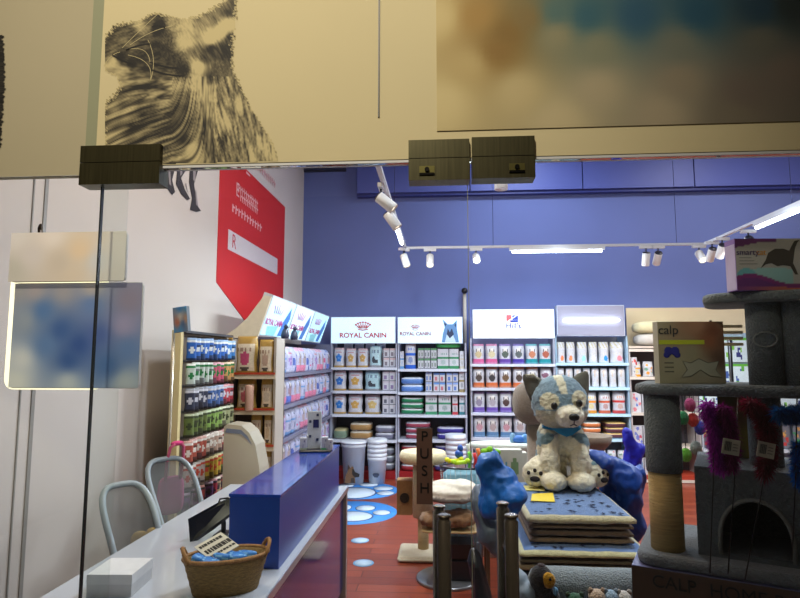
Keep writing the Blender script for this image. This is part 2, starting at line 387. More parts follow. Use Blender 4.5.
grid_print('print', lambda u, v: Vector((a.x+(b.x-a.x)*u, FYs-.0004, a.z+(b.z-a.z)*v))-Vector((sl.x, GY-.0125, sl.z)), 60, 24, lambda u, v: mixc(tuple(min(255, k*1.12) for k in ft(437+375*u, 131-156*v)), (200,184,136), 0), M['teal_print'], sg)
# the cat portrait
K = 3.626
OUT = [(60,530),(58,500),(48,440),(62,372),(92,345),(112,312),(96,272),(46,252),(34,205),(48,150),(88,96),(130,86),(188,74),(236,48),(290,60),(340,72),(390,62),(440,38),(488,4),(506,-12),(530,-12),(524,80),(516,160),(516,250),(542,310),(592,410),(650,500),(695,600),(60,600)]
OUT = [(90+x/K, y/K) for x, y in OUT]
TP = [(90,100,.25),(110,130,.35),(130,160,.42),(60,150,.28),(45,200,.3),(110,205,.08),(150,232,.08),(80,225,.75),(130,258,.6),(95,245,.65),(105,170,.35),(150,120,.3),(200,200,.2),(250,180,.15),(300,220,.2),(335,255,.12),(230,240,.22),(170,285,.35),(270,140,.25),(250,97,.0),(215,72,.35),(182,90,.65),(300,85,.6),(350,95,.72),(340,150,.75),(400,80,.5),(445,70,.45),(490,40,.35),(478,115,.98),(440,140,.95),(500,90,.95),(440,180,.12),(490,180,.12),(415,212,.3),(508,140,.2),(520,40,.3),(395,240,.85),(380,300,.8),(450,270,.25),(480,250,.35),(500,300,.5),(525,360,.5),(560,420,.5),(620,500,.55),(660,570,.6),(460,420,.65),(540,500,.5),(330,400,.35),(300,450,.3),(350,515,.22),(365,535,.75),(200,400,.3),(130,400,.38),(80,380,.5),(150,480,.3),(80,500,.4),(230,520,.3),(420,460,.4),(440,540,.35),(130,340,.35),(250,330,.4),(320,350,.45),(270,290,.3),(300,310,.65),(430,350,.7),(280,560,.4),(600,570,.6)]
TP = [(90+x/K, y/K, (t*100,)*3) for x, y, t in TP]
TF = idw(TP, 3.2)
def inside(x, y, P):
    c = False; j = len(P)-1
    for i in range(len(P)):
        if (P[i][1] > y) != (P[j][1] > y) and x < (P[j][0]-P[i][0])*(y-P[i][1])/(P[j][1]-P[i][1])+P[i][0]: c = not c
        j = i
    return c
BGc = (198, 182, 134)
def furtone(px, py):
    jit = 3.2*noise.noise(Vector((px*.5, py*.9, 3)))+2.2*noise.noise(Vector((px*1.3, py*1.6, 9)))
    if not inside(px+jit*1.3, py+jit, OUT): return None
    t = TF(px, py)[0]/100
    ang = -.5+(py-40)/150*1.9 if px < 190 else .9+(px-190)/90*.5
    if px > 172: ang = (-.5+(py-40)/150*1.9)*(1-min(1,(px-172)/46))+(.9+(px-190)/90*.5)*min(1,(px-172)/46)
    if py < 60: ang = -.3+1.4*min(1, max(0, (px-160)/25))
    ca, sa = math.cos(ang), math.sin(ang); u = px*ca+py*sa; v = -px*sa+py*ca
    n = noise.noise(Vector((u*.10, v*.55, 1)))*.75+noise.noise(Vector((u*.22, v*1.3, 5)))*.5+noise.noise(Vector((px*.09, py*.11, 8)))*.35
    tf = noise.noise(Vector((u*.05+4, v*.16, 2))); tf2 = abs(noise.noise(Vector((u*.045, v*.12, 12))))
    t = (t-.38)*1.75+.40+n*.42*(1.15-abs(t-.45))
    if py > 76: t += .75*tf-.38*max(0, .18-tf2)/.18+.08
    t = min(1, max(0, t))
    return mixc((24, 20, 14), BGc, t**.9)
cat = empty('cat_portrait', (fas(180, 80).x, GY-.0108, fas(180, 80).z), 0, 'black and white printed portrait of a long haired cat on fascia', 'wall print'); cl = cat.location
W_ = 200; H_ = 190; cm = MB()
ids = {}
def cv(i, j):
    if (i, j) not in ids: ids[(i, j)] = len(cm.v); cm.v.append(fas(93+i, -18+j, GY-.0108)-Vector(cl))
    return ids[(i, j)]
tones = {}
for j in range(0, 184):
    for i in range(0, 186):
        tones[(i, j)] = furtone(93+i, -18+j)
for j in range(0, 183):
    for i in range(0, 185):
        cs = [tones[q] for q in ((i,j),(i+1,j),(i+1,j+1),(i,j+1))]
        if all(c is None for c in cs): continue
        if fas(93+i, -17+j).z < BZ+.002 or fas(93+i, 0).x < xl+.001: continue
        cm.face([cv(i,j), cv(i+1,j), cv(i+1,j+1), cv(i,j+1)], [c or BGc for c in cs])
cm.build('print', M['mural'], cat)
m = MB()
def stroke(m, pts, w, col, F_=lambda x, y: fas(x, y, GY-.0113)-Vector(cl)):
    for (a, b) in zip(pts[:-1], pts[1:]):
        d = Vector((b[0]-a[0], b[1]-a[1])); n_ = Vector((-d.y, d.x)).normalized()*w/2
        m.add([F_(a[0]-n_.x, a[1]-n_.y), F_(b[0]-n_.x, b[1]-n_.y), F_(b[0]+n_.x, b[1]+n_.y), F_(a[0]+n_.x, a[1]+n_.y)], [(0,1,2,3)], col)
def arcp(x0,y0,x1,y1,bx,by,n=8): return [((1-t)**2*x0+2*t*(1-t)*bx+t*t*x1, (1-t)**2*y0+2*t*(1-t)*by+t*t*y1) for t in [k/n for k in range(n+1)]]
for q in [(128,55,150,82,156,60),(126,50,150,62,148,44),(122,48,160,12,140,30),(130,45,172,26,150,30),(120,52,104,66,110,54),(150,82,148,40,158,60)]:
    stroke(m, arcp(*q), .5, (190, 176, 130))
for q in [(112,55,133,64,124,62),(152,27,165,28,158,23),(126,50,150,44,140,44),(150,62,178,68,165,68),(152,70,184,76,168,76)]: stroke(m, arcp(*q), 1.6, (16, 13, 10))
rr = random.Random(3)
for k in range(0):
    bx = rr.uniform(108, 250); by = rr.uniform(75, 160)
    if not inside(bx, by, OUT): continue
    L = rr.uniform(6, 15); ang = R(rr.uniform(60, 120)) if bx > 170 else R(rr.uniform(110, 175))
    if bx > 200: ang = R(rr.uniform(30, 70))
    ex = bx+L*math.cos(ang); ey = min(by+L*math.sin(ang), 161)
    if ex < 104: continue
    stroke(m, arcp(bx, by, ex, ey, (bx+ex)/2+rr.uniform(-3,3), (by+ey)/2, 4), rr.uniform(.5, 1.8), rr.choice([(34,28,20),(60,52,36),(172,158,116),(150,136,98),(44,38,28)]))
m.build('fur_strokes', M['mural'], cat)
# sliver of another printed animal at the left edge
m = MB(); fl = lambda x, y: at(x, y, LY-.002)
for k in range(150):
    y = 35+k*.75; x = 3+3*noise.noise(Vector((k*.3, 0, 0)))+2*math.sin(k*.03)
    m.add([fl(-30, y), fl(x, y), fl(x-1, y+.9), fl(-30, y+.9)], [(0,1,2,3)], rr.choice([(26,24,20),(50,46,38),(16,15,12)]))
o = m.build('animal_print', M['mural']); tag(o, 'dark furry edge of a printed animal at far left fascia', 'wall print')
# ------------------------------------------------------------------ left wall: banner and mural
BX = WX+.0032
def wl(px, py, x=BX): return onx(px, py, x)
y0 = wl(219, 200).y; y1 = wl(284, 250).y; zt = 3.6; zc = wl(219, 283).z; tip = wl(245, 321)
bn = empty('wall_banner', (BX, (y0+y1)/2, zc), 0, 'red pennant banner with white lettering hanging on the left wall', 'banner'); bo = Vector((BX, (y0+y1)/2, zc))
poly = [(y0, zc), (tip.y, tip.z), (y1, zc), (y1, zt), (y0, zt)]
MB().prism([(p[0]-bo.y, p[1]-bo.z) for p in poly], (-.003, 0, 0), (0,1,0), (0,0,1), (.006, 0, 0), (204, 30, 30)).build('cloth', M['card'], bn)
def wbar(m, pts, col, d=.004):
    m.prism([(p[0]-bo.y, p[1]-bo.z) for p in pts], (d, 0, 0), (0,1,0), (0,0,1), (.001, 0, 0), col)
a = wl(228, 228); b = wl(277, 268)
za, zb_ = wl(228, 229).z, wl(229, 250).z
m = MB(); wbar(m, [(a.y, zb_), (b.y, zb_), (b.y, za), (a.y, za)], (214, 204, 206)); m.build('logo_panel', M['card'], bn)
m = MB()
zz = (za+zb_)/2
text('R', .2, (.0055, a.y-bo.y+.16, zz-bo.z), (R(90), 0, R(90)), (190, 60, 70), bn)
for k, (s_, q) in enumerate((('Easy', .62), ('nutrition', .42), ('for your pet', .24))): pass
for r_, (pa, pb) in enumerate((((238,189),(258,203)), ((240,197),(258,210)), ((232,207),(262,228)), ((246,172),(258,184)), ((253,165),(276,182)))):
    A = wl(*pa); B = wl(*pb); n_ = 11 if r_ != 3 else 1; L = (B.y-A.y)/n_; hz = .05 if r_ != 3 else .012
    for k in range(n_):
        y_ = A.y+k*L; z_ = (A.z+B.z)/2
        wbar(m, [(y_, z_-hz), (y_+L*.3, z_-hz), (y_+L*.3, z_+hz*rr.uniform(.3, 1)), (y_, z_+hz*rr.uniform(.5, 1))], (226, 170, 172))
        if n_ > 1: wbar(m, [(y_+L*.3, z_-hz*.1), (y_+L*.75, z_-hz*.1), (y_+L*.75, z_+hz*.25), (y_+L*.3, z_+hz*.25)], (226, 170, 172))
m.build('lettering', M['card'], bn)
text('E', .2, (.0055, wl(239,190).y-bo.y-.05, wl(239,192).z-bo.z), (R(90), 0, R(90)), (226,170,172), bn)
mu = empty('dog_mural', (BX, wl(180, 180).y, wl(180,180).z), 0, 'black legs of a printed dog on the upper left wall', 'wall print'); mo = Vector(mu.location)
def wpoly(m, pts, col, d=0):
    P = [wl(x, y) for x, y in pts]
    m.prism([(p.y-mo.y, p.z-mo.z) for p in P], (d, 0, 0), (0,1,0), (0,0,1), (.001, 0, 0), col)
m = MB()
S_ = 2.667
legs = [[(162,150),(172,150),(174,172),(172,180),(175,192),(172,195),(167,188),(166,178),(163,168)],
        [(172,150),(188,150),(186,170),(181,178),(185,190),(190,199),(187,200),(181,194),(176,184),(177,172)],
        [(188,150),(199,150),(198,170),(194,184),(197,205),(201,211),(196,212),(190,210),(192,198),(189,182),(190,168)],
        [(160,140),(205,140),(199,160),(162,160)]]
for lg in legs: wpoly(m, lg, (52, 46, 48))
for lg in [[(168,170),(170,170),(171,186),(169,184)],[(180,160),(183,160),(182,174),(180,176)],[(193,165),(196,165),(195,182),(193,180)],[(195,190),(196,190),(198,206),(196,205)],[(168,152),(171,150),(170,162)],[(185,184),(186,183),(188,194)]]:
    wpoly(m, lg, (150, 140, 140), .0012)
m.build('print', M['mural'], mu)
# wall seam and cable on the left wall, seen through the fixed pane
m = MB()
for px, w_ in ((30, .012), (18, .004)):
    p = wl(px, 420); m.box(WX, p.y, 0, WX+.006, p.y+w_*2, CEIL, (150, 146, 140))
struct(m.build('trim_6', M['painted']))
# ================================================================== SHELVING AND PRODUCTS
YF = 7.9
def bag_mesh(name, w, h, d, f, nu=10, nv=14, box=False, back=(205, 200, 196)):
    """a filled bag (or a carton) standing on its base, front towards -Y, front artwork f(u,v)"""
    m = MB()
    def prof(u, v):
        if box: return d/2
        a = (1-abs(2*u-1)**3.2)**.5 if abs(2*u-1) < 1 else 0
        b = min(1, (1-v)*3.2)**.6 if v < 1 else 0
        c = .82+.18*min(1, v*6)
        return d/2*a*(.12+.88*b)*c+.0015
    def wid(v): return w/2 if box else w/2*(.95+.05*math.cos(v*9))*(1-.03*v)
    F_ = []; B_ = []
    for j in range(nv+1):
        v = j/nv
        F_.append([Vector(((2*i/nu-1)*wid(v), -prof(i/nu, v), h*v)) for i in range(nu+1)])
        B_.append([Vector(((2*i/nu-1)*wid(v), prof(i/nu, v), h*v)) for i in range(nu+1)])
    o = 0
    for L in F_: m.v += L
    ob = len(m.v)
    for L in B_: m.v += L
    k = nu+1
    for j in range(nv):
        for i in range(nu):
            m.face([j*k+i, j*k+i+1, (j+1)*k+i+1, (j+1)*k+i], f((i+.5)/nu, (j+.5)/nv), not box)
    for i in range(nu):     # bottom and top
        m.face([i, ob+i, ob+i+1, i+1], back); m.face([nv*k+i, nv*k+i+1, ob+nv*k+i+1, ob+nv*k+i], f((i+.5)/nu, .999))
    for j in range(nv):     # sides and back
        m.face([j*k, (j+1)*k, ob+(j+1)*k, ob+j*k], f(.02, (j+.5)/nv)); m.face([j*k+nu, ob+j*k+nu, ob+(j+1)*k+nu, (j+1)*k+nu], f(.98, (j+.5)/nv))
    m.face([ob, ob+nv*k, ob+nv*k+nu, ob+nu][::1], back)
    if not box:
        m.f.pop(); m.c.pop(); m.sm.pop()
        for j in range(0, nv, 2):
            for i in range(0, nu, 2):
                m.face([ob+j*k+i, ob+(j+2)*k+i, ob+(j+2)*k+i+2, ob+j*k+i+2], back, True)
    return m.mesh(name, M['card'] if box else M['print'])
def ring_(u, v, cu, cv_, ru, rv): return ((u-cu)/ru)**2+((v-cv_)/rv)**2 < 1
W_B = (194, 193, 200)
def art(kind, c1, c2=(150, 130, 90), base=W_B, seed=0):
    r = random.Random(seed*31+7); dots = [(r.uniform(.1, .9), r.uniform(.1, .9), r.uniform(.04, .12)) for _ in range(7)]
    def f(u, v):
        if kind == 'flower':        # emblem in the middle, gold foot
            if v < .12: return c2
            if v > .9: return (206, 176, 180)
            if any(ring_(u, v, .5+.2*math.cos(a), .47+.13*math.sin(a), .13, .085) for a in (0.3, 1.57, 2.84, 4.1, 5.3)): return c1
            if ring_(u, v, .5, .47, .1, .07): return mixc(c1, (240,236,230), .5)
            if .74 < v < .79 and .2 < u < .8: return (176, 120, 130)
            return base
        if kind == 'dog':           # small dark figure, pale teal ground
            if v < .1: return c2
            if ring_(u, v, .35, .35, .12, .16) or ring_(u, v, .5, .28, .25, .08): return (56, 60, 70)
            if .64 < v < .78 and .2 < u < .85 and int(u*20) % 2: return (110, 130, 150)
            return c1
        if kind == 'band':          # dog face over a coloured band
            if v < .08: return mixc(c1, W_B, .3)
            if v < .26: return c1
            if ring_(u, v, .5, .46, .28, .17): return c2
            if ring_(u, v, .5, .68, .24, .12): return (70, 62, 66) if (u-.5)**2 > .012 else (206, 196, 190)
            if v > .88: return mixc(c1, W_B, .45)
            return base
        if kind == 'boxes':
            uu = (u*2) % 1; vv = (v*2) % 1
            if uu < .08 or vv < .07: return (120, 120, 130)
            if ring_(uu, vv, .5, .4, .25, .2): return c1
            if vv > .75: return c2
            return base
        if kind == 'stripe':
            if v < .14 or .5 < v < .58: return c1
            if .68 < v < .8 and .15 < u < .85 and int(u*16) % 2: return c2
            if ring_(u, v, .5, .34, .25, .12): return mixc(base, c2, .4)
            return base
        if kind == 'spot':
            if ring_(u, v, c2[0]/255, .22, .2, .13): return c1
            if v > .7 and int(u*9+v*7) % 3 == 0: return (186, 176, 140)
            if .4 < v < .5 and int(u*9) % 2: return (206, 200, 190)
            return base
        if kind == 'mix':
            for (a, b, s) in dots:
                if ring_(u, v, a, b, s*1.6, s): return c1 if int(a*10) % 2 else c2
            return base
        if kind == 'gold':
            if v > .82 or v < .08: return (176, 138, 62)
            if u < .14 or u > .92: return (190, 156, 84)
            if ring_(u, v, .5, .42, .24, .17): return c1
            if .6 < v < .72 and int(u*18) % 2: return (160, 130, 110)
            if ring_(u, v, .5, .16, .2, .06): return (90, 80, 70)
            return (222, 206, 182)
        return base
    return f
def gondola(px0, px1, pys, name='shelf_unit', label=None, group=None, col=(196, 200, 216), back=(40, 42, 58), top_py=None, depth=.42, base=(60, 20, 24), frame=None, w=None, zs=None, top=None):
    if frame is None:
        a = at(px0, 400, YF); b = at(px1, 400, YF); frame = (a.x, YF, 0); w = b.x-a.x
        zs = [at((px0+px1)/2, p, YF).z for p in pys]; top = at((px0+px1)/2, top_py, YF).z
    root = empty(name, frame[:2]+(0,), frame[2], label, 'shelving', group)
    MB().box(0, depth-.02, .0, w, depth, top, back).build('back_panel', M['painted'], root)
    for x in (0, w-.02): MB().box(x, .02, 0, x+.02, depth-.021, top, mixc(col, (120,120,140), .4)).build('upright', M['painted'], root)
    for z in zs:
        s = MB().box(.021, .004, z-.022, w-.021, depth-.022, z, col).build('shelf', M['painted'], root)
        MB().box(.0, -.004, z-.034, w, .003, z+.002, mixc(col, (255,255,255), .2)).build('price_rail', M['plastic'], s)
    MB().box(.021, .004, 0, w-.021, depth-.022, .10, base).build('base', M['painted'], root)
    return frame, zs, w
def put(me, name, fr, lx, ly, z, label, cat, group, sc=None, rz=0):
    c, s = math.cos(fr[2]), math.sin(fr[2])
    return inst(me, name, (fr[0]+c*lx-s*ly, fr[1]+s*lx+c*ly, z), fr[2]+rz, label, cat, group, sc)
MC = {}
def cached(key, fn):
    if key not in MC: MC[key] = fn()
    return MC[key]
def row(fr, w, z, items, rowname, unitname, group, gy=.05, px=None, h0=.26):
    """items: (desc, kind, colour, colour2, x0, x1, height[, box, name, cat]) x in fractions of the unit width"""
    n = 0
    for it in items:
        it = list(it); it[4] = max(it[4], .026/w); it[5] = min(it[5], 1-.026/w)
        desc, kind, c1, c2, x0, x1, h = it[:7]; box = it[7] if len(it) > 7 else False
        ww = (x1-x0)*w-.006; d = min(.16, ww*.7)
        me = cached((kind, c1, c2, round(ww, 2), round(h, 2), box), lambda: bag_mesh('pack', ww, h, d, art(kind, c1, c2, seed=len(MC)), nu=14, nv=20, box=box))
        lab = f"{desc}, {ORD[n]} from left on {rowname} {unitname}"
        put(me, 'food_carton' if box else 'food_bag', fr, (x0+x1)/2*w, gy+d/2, z+.001, lab, 'box' if box else 'bag', group)
        n += 1
def lying(fr, w, z, x0, x1, n, hh, cols, desc, where, group, gy=.04, depth=.30):
    x0 = max(x0, .035); x1 = min(x1, .965)
    for k in range(n):
        ww = (x1-x0)*w-.01
        def mk():
            m = MB()
            def cf(i, j): return cols[(j*3+i) % len(cols)] if i > 3 and (j % 5) else cols[0]
            m.ell((0, 0, hh/2), (ww/2, depth/2, hh/2), cols[0], n=12, e=.45, colf=lambda i, j: cols[0] if i < 3 else (cols[1] if i < 6 else cols[2 % len(cols)]))
            return m.mesh('lying_bag', M['print'])
        me = cached(('lie', tuple(cols), round(ww, 2), round(hh, 3), depth), mk)
        pos = '' if n == 1 else (', bottom of the pile' if k == 0 else (', topmost of the pile' if k == n-1 else f', {ORD[k]} up in pile'))
        put(me, 'flat_bag', fr, (x0+x1)/2*w, gy+depth/2, z+.001+k*hh, f"{desc} lying {where}{pos}", 'bag', group)
def lightbox(px0, px1, pyt, pyb, label, Y=YF, col=(250, 252, 255), rgb_edge=(196, 206, 224), d=.12, glow=1.1):
    a = at(px0, pyt, Y); b = at(px1, pyt, Y); zb_ = at((px0+px1)/2, pyb, Y).z; w = b.x-a.x; h = a.z-zb_
    root = empty('light_box_sign', ((a.x+b.x)/2, Y, zb_), 0, label, 'sign')
    MB().box(-w/2, 0, 0, w/2, d, h, rgb_edge).build('case', M['painted'], root)
    key = 'lb%.2f' % glow
    if key not in M: M[key] = mat(key, None, .5, emit=glow)
    MB().box(-w/2+.008, -.004, .008, w/2-.008, -.0005, h-.008, col).build('face_panel', M[key], root)
    return root, w, h
def crown(root, x, z, s, rgb):
    m = MB()
    for k in range(-3, 4):
        a = k*.30; bx = s*.55*math.sin(a*.7); tx = s*math.sin(a); tz = .55*s*math.cos(a)*1.25
        m.tube([(x+bx, -.008, z), (x+(bx+tx)/2, -.008, z+tz*.45), (x+tx*.9, -.008, z+tz*.8)], [.004*s/.1, .007*s/.1, .003*s/.1], rgb, 6)
        m.ell((x+tx, -.008, z+tz), (.011*s/.1, .003, .011*s/.1), rgb, 6)
    m.tube([(x-s*.55, -.008, z-.012), (x, -.008, z-.022), (x+s*.55, -.008, z-.012)], .005*s/.1, rgb, 6)
    return m.build('crown_emblem', M['logo'], root)
M['logo'] = mat('logo_film', None, .5, emit=.15)
# ---- unit A and B below the crowned signs
RW = 'top shelf,second shelf,third shelf,bottom shelf'.split(',')
frA, zA, wA = gondola(330, 397, [367.5, 391, 414.5, 440], label='dark shelving of pet food under the larger crowned light box sign', top_py=343, base=(150, 24, 30))
s1, w, h = lightbox(331, 395.5, 317, 343.5, 'bright light box sign with large red crown and lettering', glow=.7, col=(206,232,250))
crown(s1, .0, h*.56, .125, (186, 30, 44)); text('ROYAL CANIN', .094, (0, -.006, h*.30), (R(90),0,0), (190, 20, 36), s1, sx=1.05, bold=.002)
gp = 'pet food bags under the larger crowned sign'
U = "under large crowned sign"
BL=(40,120,200); GD=(188,150,90); GR=(150,146,150)
row(frA, wA, zA[0], [('white bag with blue flower emblem','flower',BL,GD,.03,.20,.27),('white bag with gold emblem','flower',(190,150,80),GD,.21,.38,.26),('white bag with gold emblem','flower',(190,150,80),GD,.39,.56,.26),('pale teal bag with dark dog','dog',(176,204,210),GR,.57,.77,.30),('small carton of printed packs','boxes',(120,110,120),(200,170,170),.78,.98,.26,True)], 'top shelf', U, gp)
row(frA, wA, zA[0], [('pinkish topped back bag','stripe',(206,160,160),(180,120,120),.14+.17*k,.14+.17*k+.16,.335) for k in range(4)], 'top shelf behind', U, gp, gy=.24)
row(frA, wA, zA[1], [('tall bag with blue heart emblem','flower',(36,104,186),GD,.02,.23,.27),('bag with golden dog emblem','flower',(196,152,72),(176,140,80),.25,.48,.27),('teal bag with dark dog','dog',(168,200,208),GR,.50,.75,.27),('small carton of printed packs','boxes',(130,110,150),(190,180,190),.77,.98,.26,True)], 'second shelf', U, gp)
row(frA, wA, zA[2], [('bag with blue flower emblem','flower',(40,116,196),GD,.02,.23,.26),('bag with golden emblem','flower',(206,160,84),(176,140,80),.25,.48,.26),('bag with pale gold emblem','flower',(206,176,110),(180,150,90),.50,.75,.26),('small carton of printed packs','boxes',(96,96,110),(200,196,200),.77,.98,.25,True)], 'third shelf', U, gp)
lying(frA, wA, zA[3], .0, .25, 1, .14, [(190,190,170),(120,140,120),(170,160,120)], 'greenish bag', 'on bottom shelf left, under large crowned sign', gp)
lying(frA, wA, zA[3], .28, .62, 2, .11, [(200,180,160),(170,130,80),(196,186,170)], 'beige and gold bag', 'mid bottom shelf, large crowned sign', gp)
lying(frA, wA, zA[3], .66, .98, 2, .09, [(190,190,200),(120,120,140),(206,206,214)], 'grey striped bag', 'bottom shelf right, large crowned sign', gp)
lying(frA, wA, .101, .55, .98, 3, .10, [(176,180,190),(110,116,130),(206,208,214)], 'grey white bag', 'low behind white buckets', gp)
frB, zB, wB = gondola(397.6, 467, [369, 392.5, 415, 440], label='dark shelving of pet food under sign with blue dog picture', top_py=343, base=(150, 24, 30))
s2, w, h = lightbox(397.5, 462.5, 317, 343.5, 'bright light box sign with small crown and blue dog', glow=.7, col=(206,232,250))
crown(s2, -.2, h*.56, .07, (180, 80, 96)); text('ROYAL CANIN', .064, (-.2, -.006, h*.36), (R(90),0,0), (150, 20, 50), s2, bold=.0015)
m = MB(); k_ = h/26.5; bx = .16
for poly, c in [([(0,1),(1,9),(3,16),(1,24),(6,19),(11,19),(15,23),(15,15),(16,8),(17,1)], (96,140,190)), ([(3,1),(5,9),(8,6),(11,9),(14,1)], (190,214,236)), ([(5,9),(6,15),(8,11),(10,15),(12,9),(8,5)], (40,52,84)), ([(1.8,21),(3.5,17),(5,19)], (40,60,100)), ([(14.4,20),(12.6,18),(14,16)], (40,60,100))]:
    m.prism([(bx+x*k_, y*k_) for x, y in poly], (0, -.0045-.0005*len(m.f)/20, 0), (1,0,0), (0,0,1), (0, -.001, 0), c)
m.build('dog_picture', M['logo'], s2)
gp = 'pet food packs under the crowned sign with the dog'
U = "under dog picture sign"
row(frB, wB, zB[0], [('small blue white carton','stripe',(90,140,190),(120,150,200),.02,.09,.24,True),('tall royal blue bag','stripe',(40,96,200),(30,70,170),.10,.27,.36),('grey carton in stack','boxes',(120,130,120),(80,140,90),.29,.38,.28,True),('grey carton in stack','boxes',(110,120,120),(80,140,90),.385,.475,.28,True),('grey carton in stack','boxes',(120,130,120),(80,140,90),.48,.57,.28,True),('white carton with green foot','stripe',(40,130,80),(120,150,140),.58,.745,.27,True),('white carton with green foot','stripe',(40,130,80),(120,150,140),.75,.89,.27,True),('narrow beige carton','stripe',(196,186,170),(150,140,130),.90,.98,.24,True)], 'top shelf', U, gp)
lying(frB, wB, zB[0]+.285, .55, .93, 1, .08, [(90,190,100),(50,150,80),(120,200,130)], 'bright green pouch', 'on top of cartons under dog picture sign', gp)
lying(frB, wB, zB[1], .02, .38, 2, .10, [(190,204,226),(90,130,196),(214,222,236)], 'blue white bag', 'second shelf, dog sign', gp)
row(frB, wB, zB[1], [('small blue carton','boxes',(80,120,190),(150,170,210),.40,.50,.27,True),('carton with red and blue print','boxes',(190,110,120),(90,140,210),.51,.69,.26,True),('carton with blue print','boxes',(90,120,190),(130,160,220),.70,.88,.26,True),('column of small tins','stripe',(150,130,90),(90,90,100),.89,.98,.28,True)], 'second shelf', U, gp)
lying(frB, wB, zB[2], .02, .38, 3, .075, [(210,214,216),(30,120,80),(220,224,224)], 'green and white bag', 'third shelf, dog sign', gp)
row(frB, wB, zB[2], [('white carton with green foot','stripe',(60,140,100),(90,120,110),.40,.57,.27,True),('white carton with green foot','stripe',(60,140,100),(90,120,110),.59,.77,.27,True),('narrow red white carton','stripe',(190,60,70),(120,110,110),.79,.87,.25,True),('narrow teal carton','stripe',(60,120,130),(100,130,150),.89,.98,.27,True)], 'third shelf', U, gp)
lying(frB, wB, zB[3], .1, .48, 3, .075, [(186,186,196),(150,60,80),(200,200,210)], 'grey and red bag', 'bottom shelf, dog sign', gp)
lying(frB, wB, zB[3], .56, .98, 2, .08, [(70,60,150),(60,50,140),(196,196,216)], 'purple bag', 'bottom shelf, dog sign', gp)
lying(frB, wB, .101, .02, .46, 4, .085, [(180,176,186),(150,40,50),(200,200,206)], 'grey bag', 'low behind round cream perch', gp)
lying(frB, wB, .101, .52, .98, 4, .085, [(150,150,176),(60,60,130),(190,190,210)], 'blue grey bag', 'low below purple bags', gp)
# ---- unit C
frC, zC, wC = gondola(471, 556.5, [364, 388, 413, 438, 461], label='white shelving of dog face bags under small square logo sign', top_py=338, back=(150, 150, 186), base=(190, 190, 206))
s3, w, h = lightbox(472.5, 554, 309.5, 338.5, 'plain white light box sign with small red and blue logo', glow=.9)
m = MB(); c0 = -.02; z0 = h*.58
m.box(c0-.075, -.0058, z0, c0-.005, -.0045, z0+.09, (206, 90, 100)); m.box(c0+.005, -.0058, z0+.02, c0+.085, -.0045, z0+.085, (40, 70, 180)); m.box(c0-.02, -.0058, z0-.012, c0+.085, -.0045, z0+.018, (40, 70, 180))
m.prism([(c0-.08, z0-.005), (c0+.07, z0+.09), (c0+.085, z0+.085), (c0-.06, z0-.012)], (0, -.006, 0), (1,0,0), (0,0,1), (0,-.001,0), (250, 250, 255))
m.build('logo', M['logo'], s3); text("Hill's", .105, (0, -.006, h*.42), (R(90),0,0), (30, 50, 150), s3, bold=.002)
gp = 'dog face bags on the white shelves'; U = 'under small logo sign'
bands = [((206,90,140),(190,170,130)),((206,90,140),(200,186,150)),((96,60,150),(80,90,80)),((70,50,150),(90,96,96)),((30,140,150),(190,120,90)),((30,140,150),(170,90,70))]
nm_ = ['pink','pink','purple','purple','teal','teal']
row(frC, wC, zC[0], [(f'white bag with {nm_[k]} band','band',bands[k][0],bands[k][1],.02+.16*k,.175+.16*k,.27) for k in range(6)], 'top shelf', U, gp)
row(frC, wC, zC[1], [(f'white bag with orange band','band',(206,104,56),[(80,66,60),(60,56,60),(110,84,60)][k % 3],.02+.16*k,.175+.16*k,.275) for k in range(5)]+[('pale red printed bag','mix',(190,70,90),(130,90,110),.83,.98,.27)], 'second shelf', U, gp)
row(frC, wC, zC[2], [(f'white bag with violet band','band',(110,80,170),[(140,130,150),(170,160,170),(80,60,60)][k % 3],.02+.16*k,.175+.16*k,.275) for k in range(6)], 'third shelf', U, gp)
row(frC, wC, zC[3], [(f'pale bag with blue band','band',(90,130,170),[(190,140,150),(170,150,150)][k % 2],.02+.16*k,.175+.16*k,.275) for k in range(6)], 'fourth shelf', U, gp)
# ---- unit D
frD, zD, wD = gondola(557, 630.5, [363, 387.5, 414, 439, 465], label='shelving with pale blue rails under the glowing tube sign', top_py=336, col=(170, 214, 236), back=(110, 110, 120), base=(176, 60, 50))
s4, w, h = lightbox(556.5, 624, 305.5, 336, 'grey blank sign board with a glowing tube across it', glow=.03, col=(150, 148, 168))
MB().tube([(-w/2+.08, -.03, h*.5), (w/2-.08, -.03, h*.5)], .016, (232,242,255), 10).build('lamp_tube', M['light'], s4)
gp = 'packs on the shelves under the tube sign'; U = 'under glowing tube sign'
row(frD, wD, zD[0], [('white pouch with orange spot','spot',(226,120,70),(150,0,0),.01,.15,.28),('white pouch with orange spot','spot',(220,130,80),(110,0,0),.16,.29,.28),('cream pouch with teal spot','spot',(150,206,206),(150,0,0),.31,.46,.28),('cream pouch without spot','spot',(226,226,214),(130,0,0),.47,.60,.28),('cream pouch with blue spot','spot',(40,140,220),(160,0,0),.61,.76,.28),('pale pink pouch with rosy spot','spot',(220,130,140),(160,0,0),.77,.97,.28)], 'top shelf', U, gp)
row(frD, wD, zD[1], [('small white stick pouch','mix',(200,180,170),(190,196,206),.02+.12*k,.13+.12*k,.25) for k in range(8)], 'second shelf', U, gp)
row(frD, wD, zD[2], [('small red brown pouch','mix',(190,90,60),(206,150,60),.02+.12*k,.13+.12*k,.2) for k in range(3)]+[('yellow and orange pouch','stripe',(226,140,40),(230,190,60),.39,.57,.28),('beige red topped pouch','stripe',(200,90,60),(150,60,50),.59,.76,.28),('salmon red topped pouch','stripe',(196,60,60),(190,110,80),.78,.97,.29)], 'third shelf', U, gp)
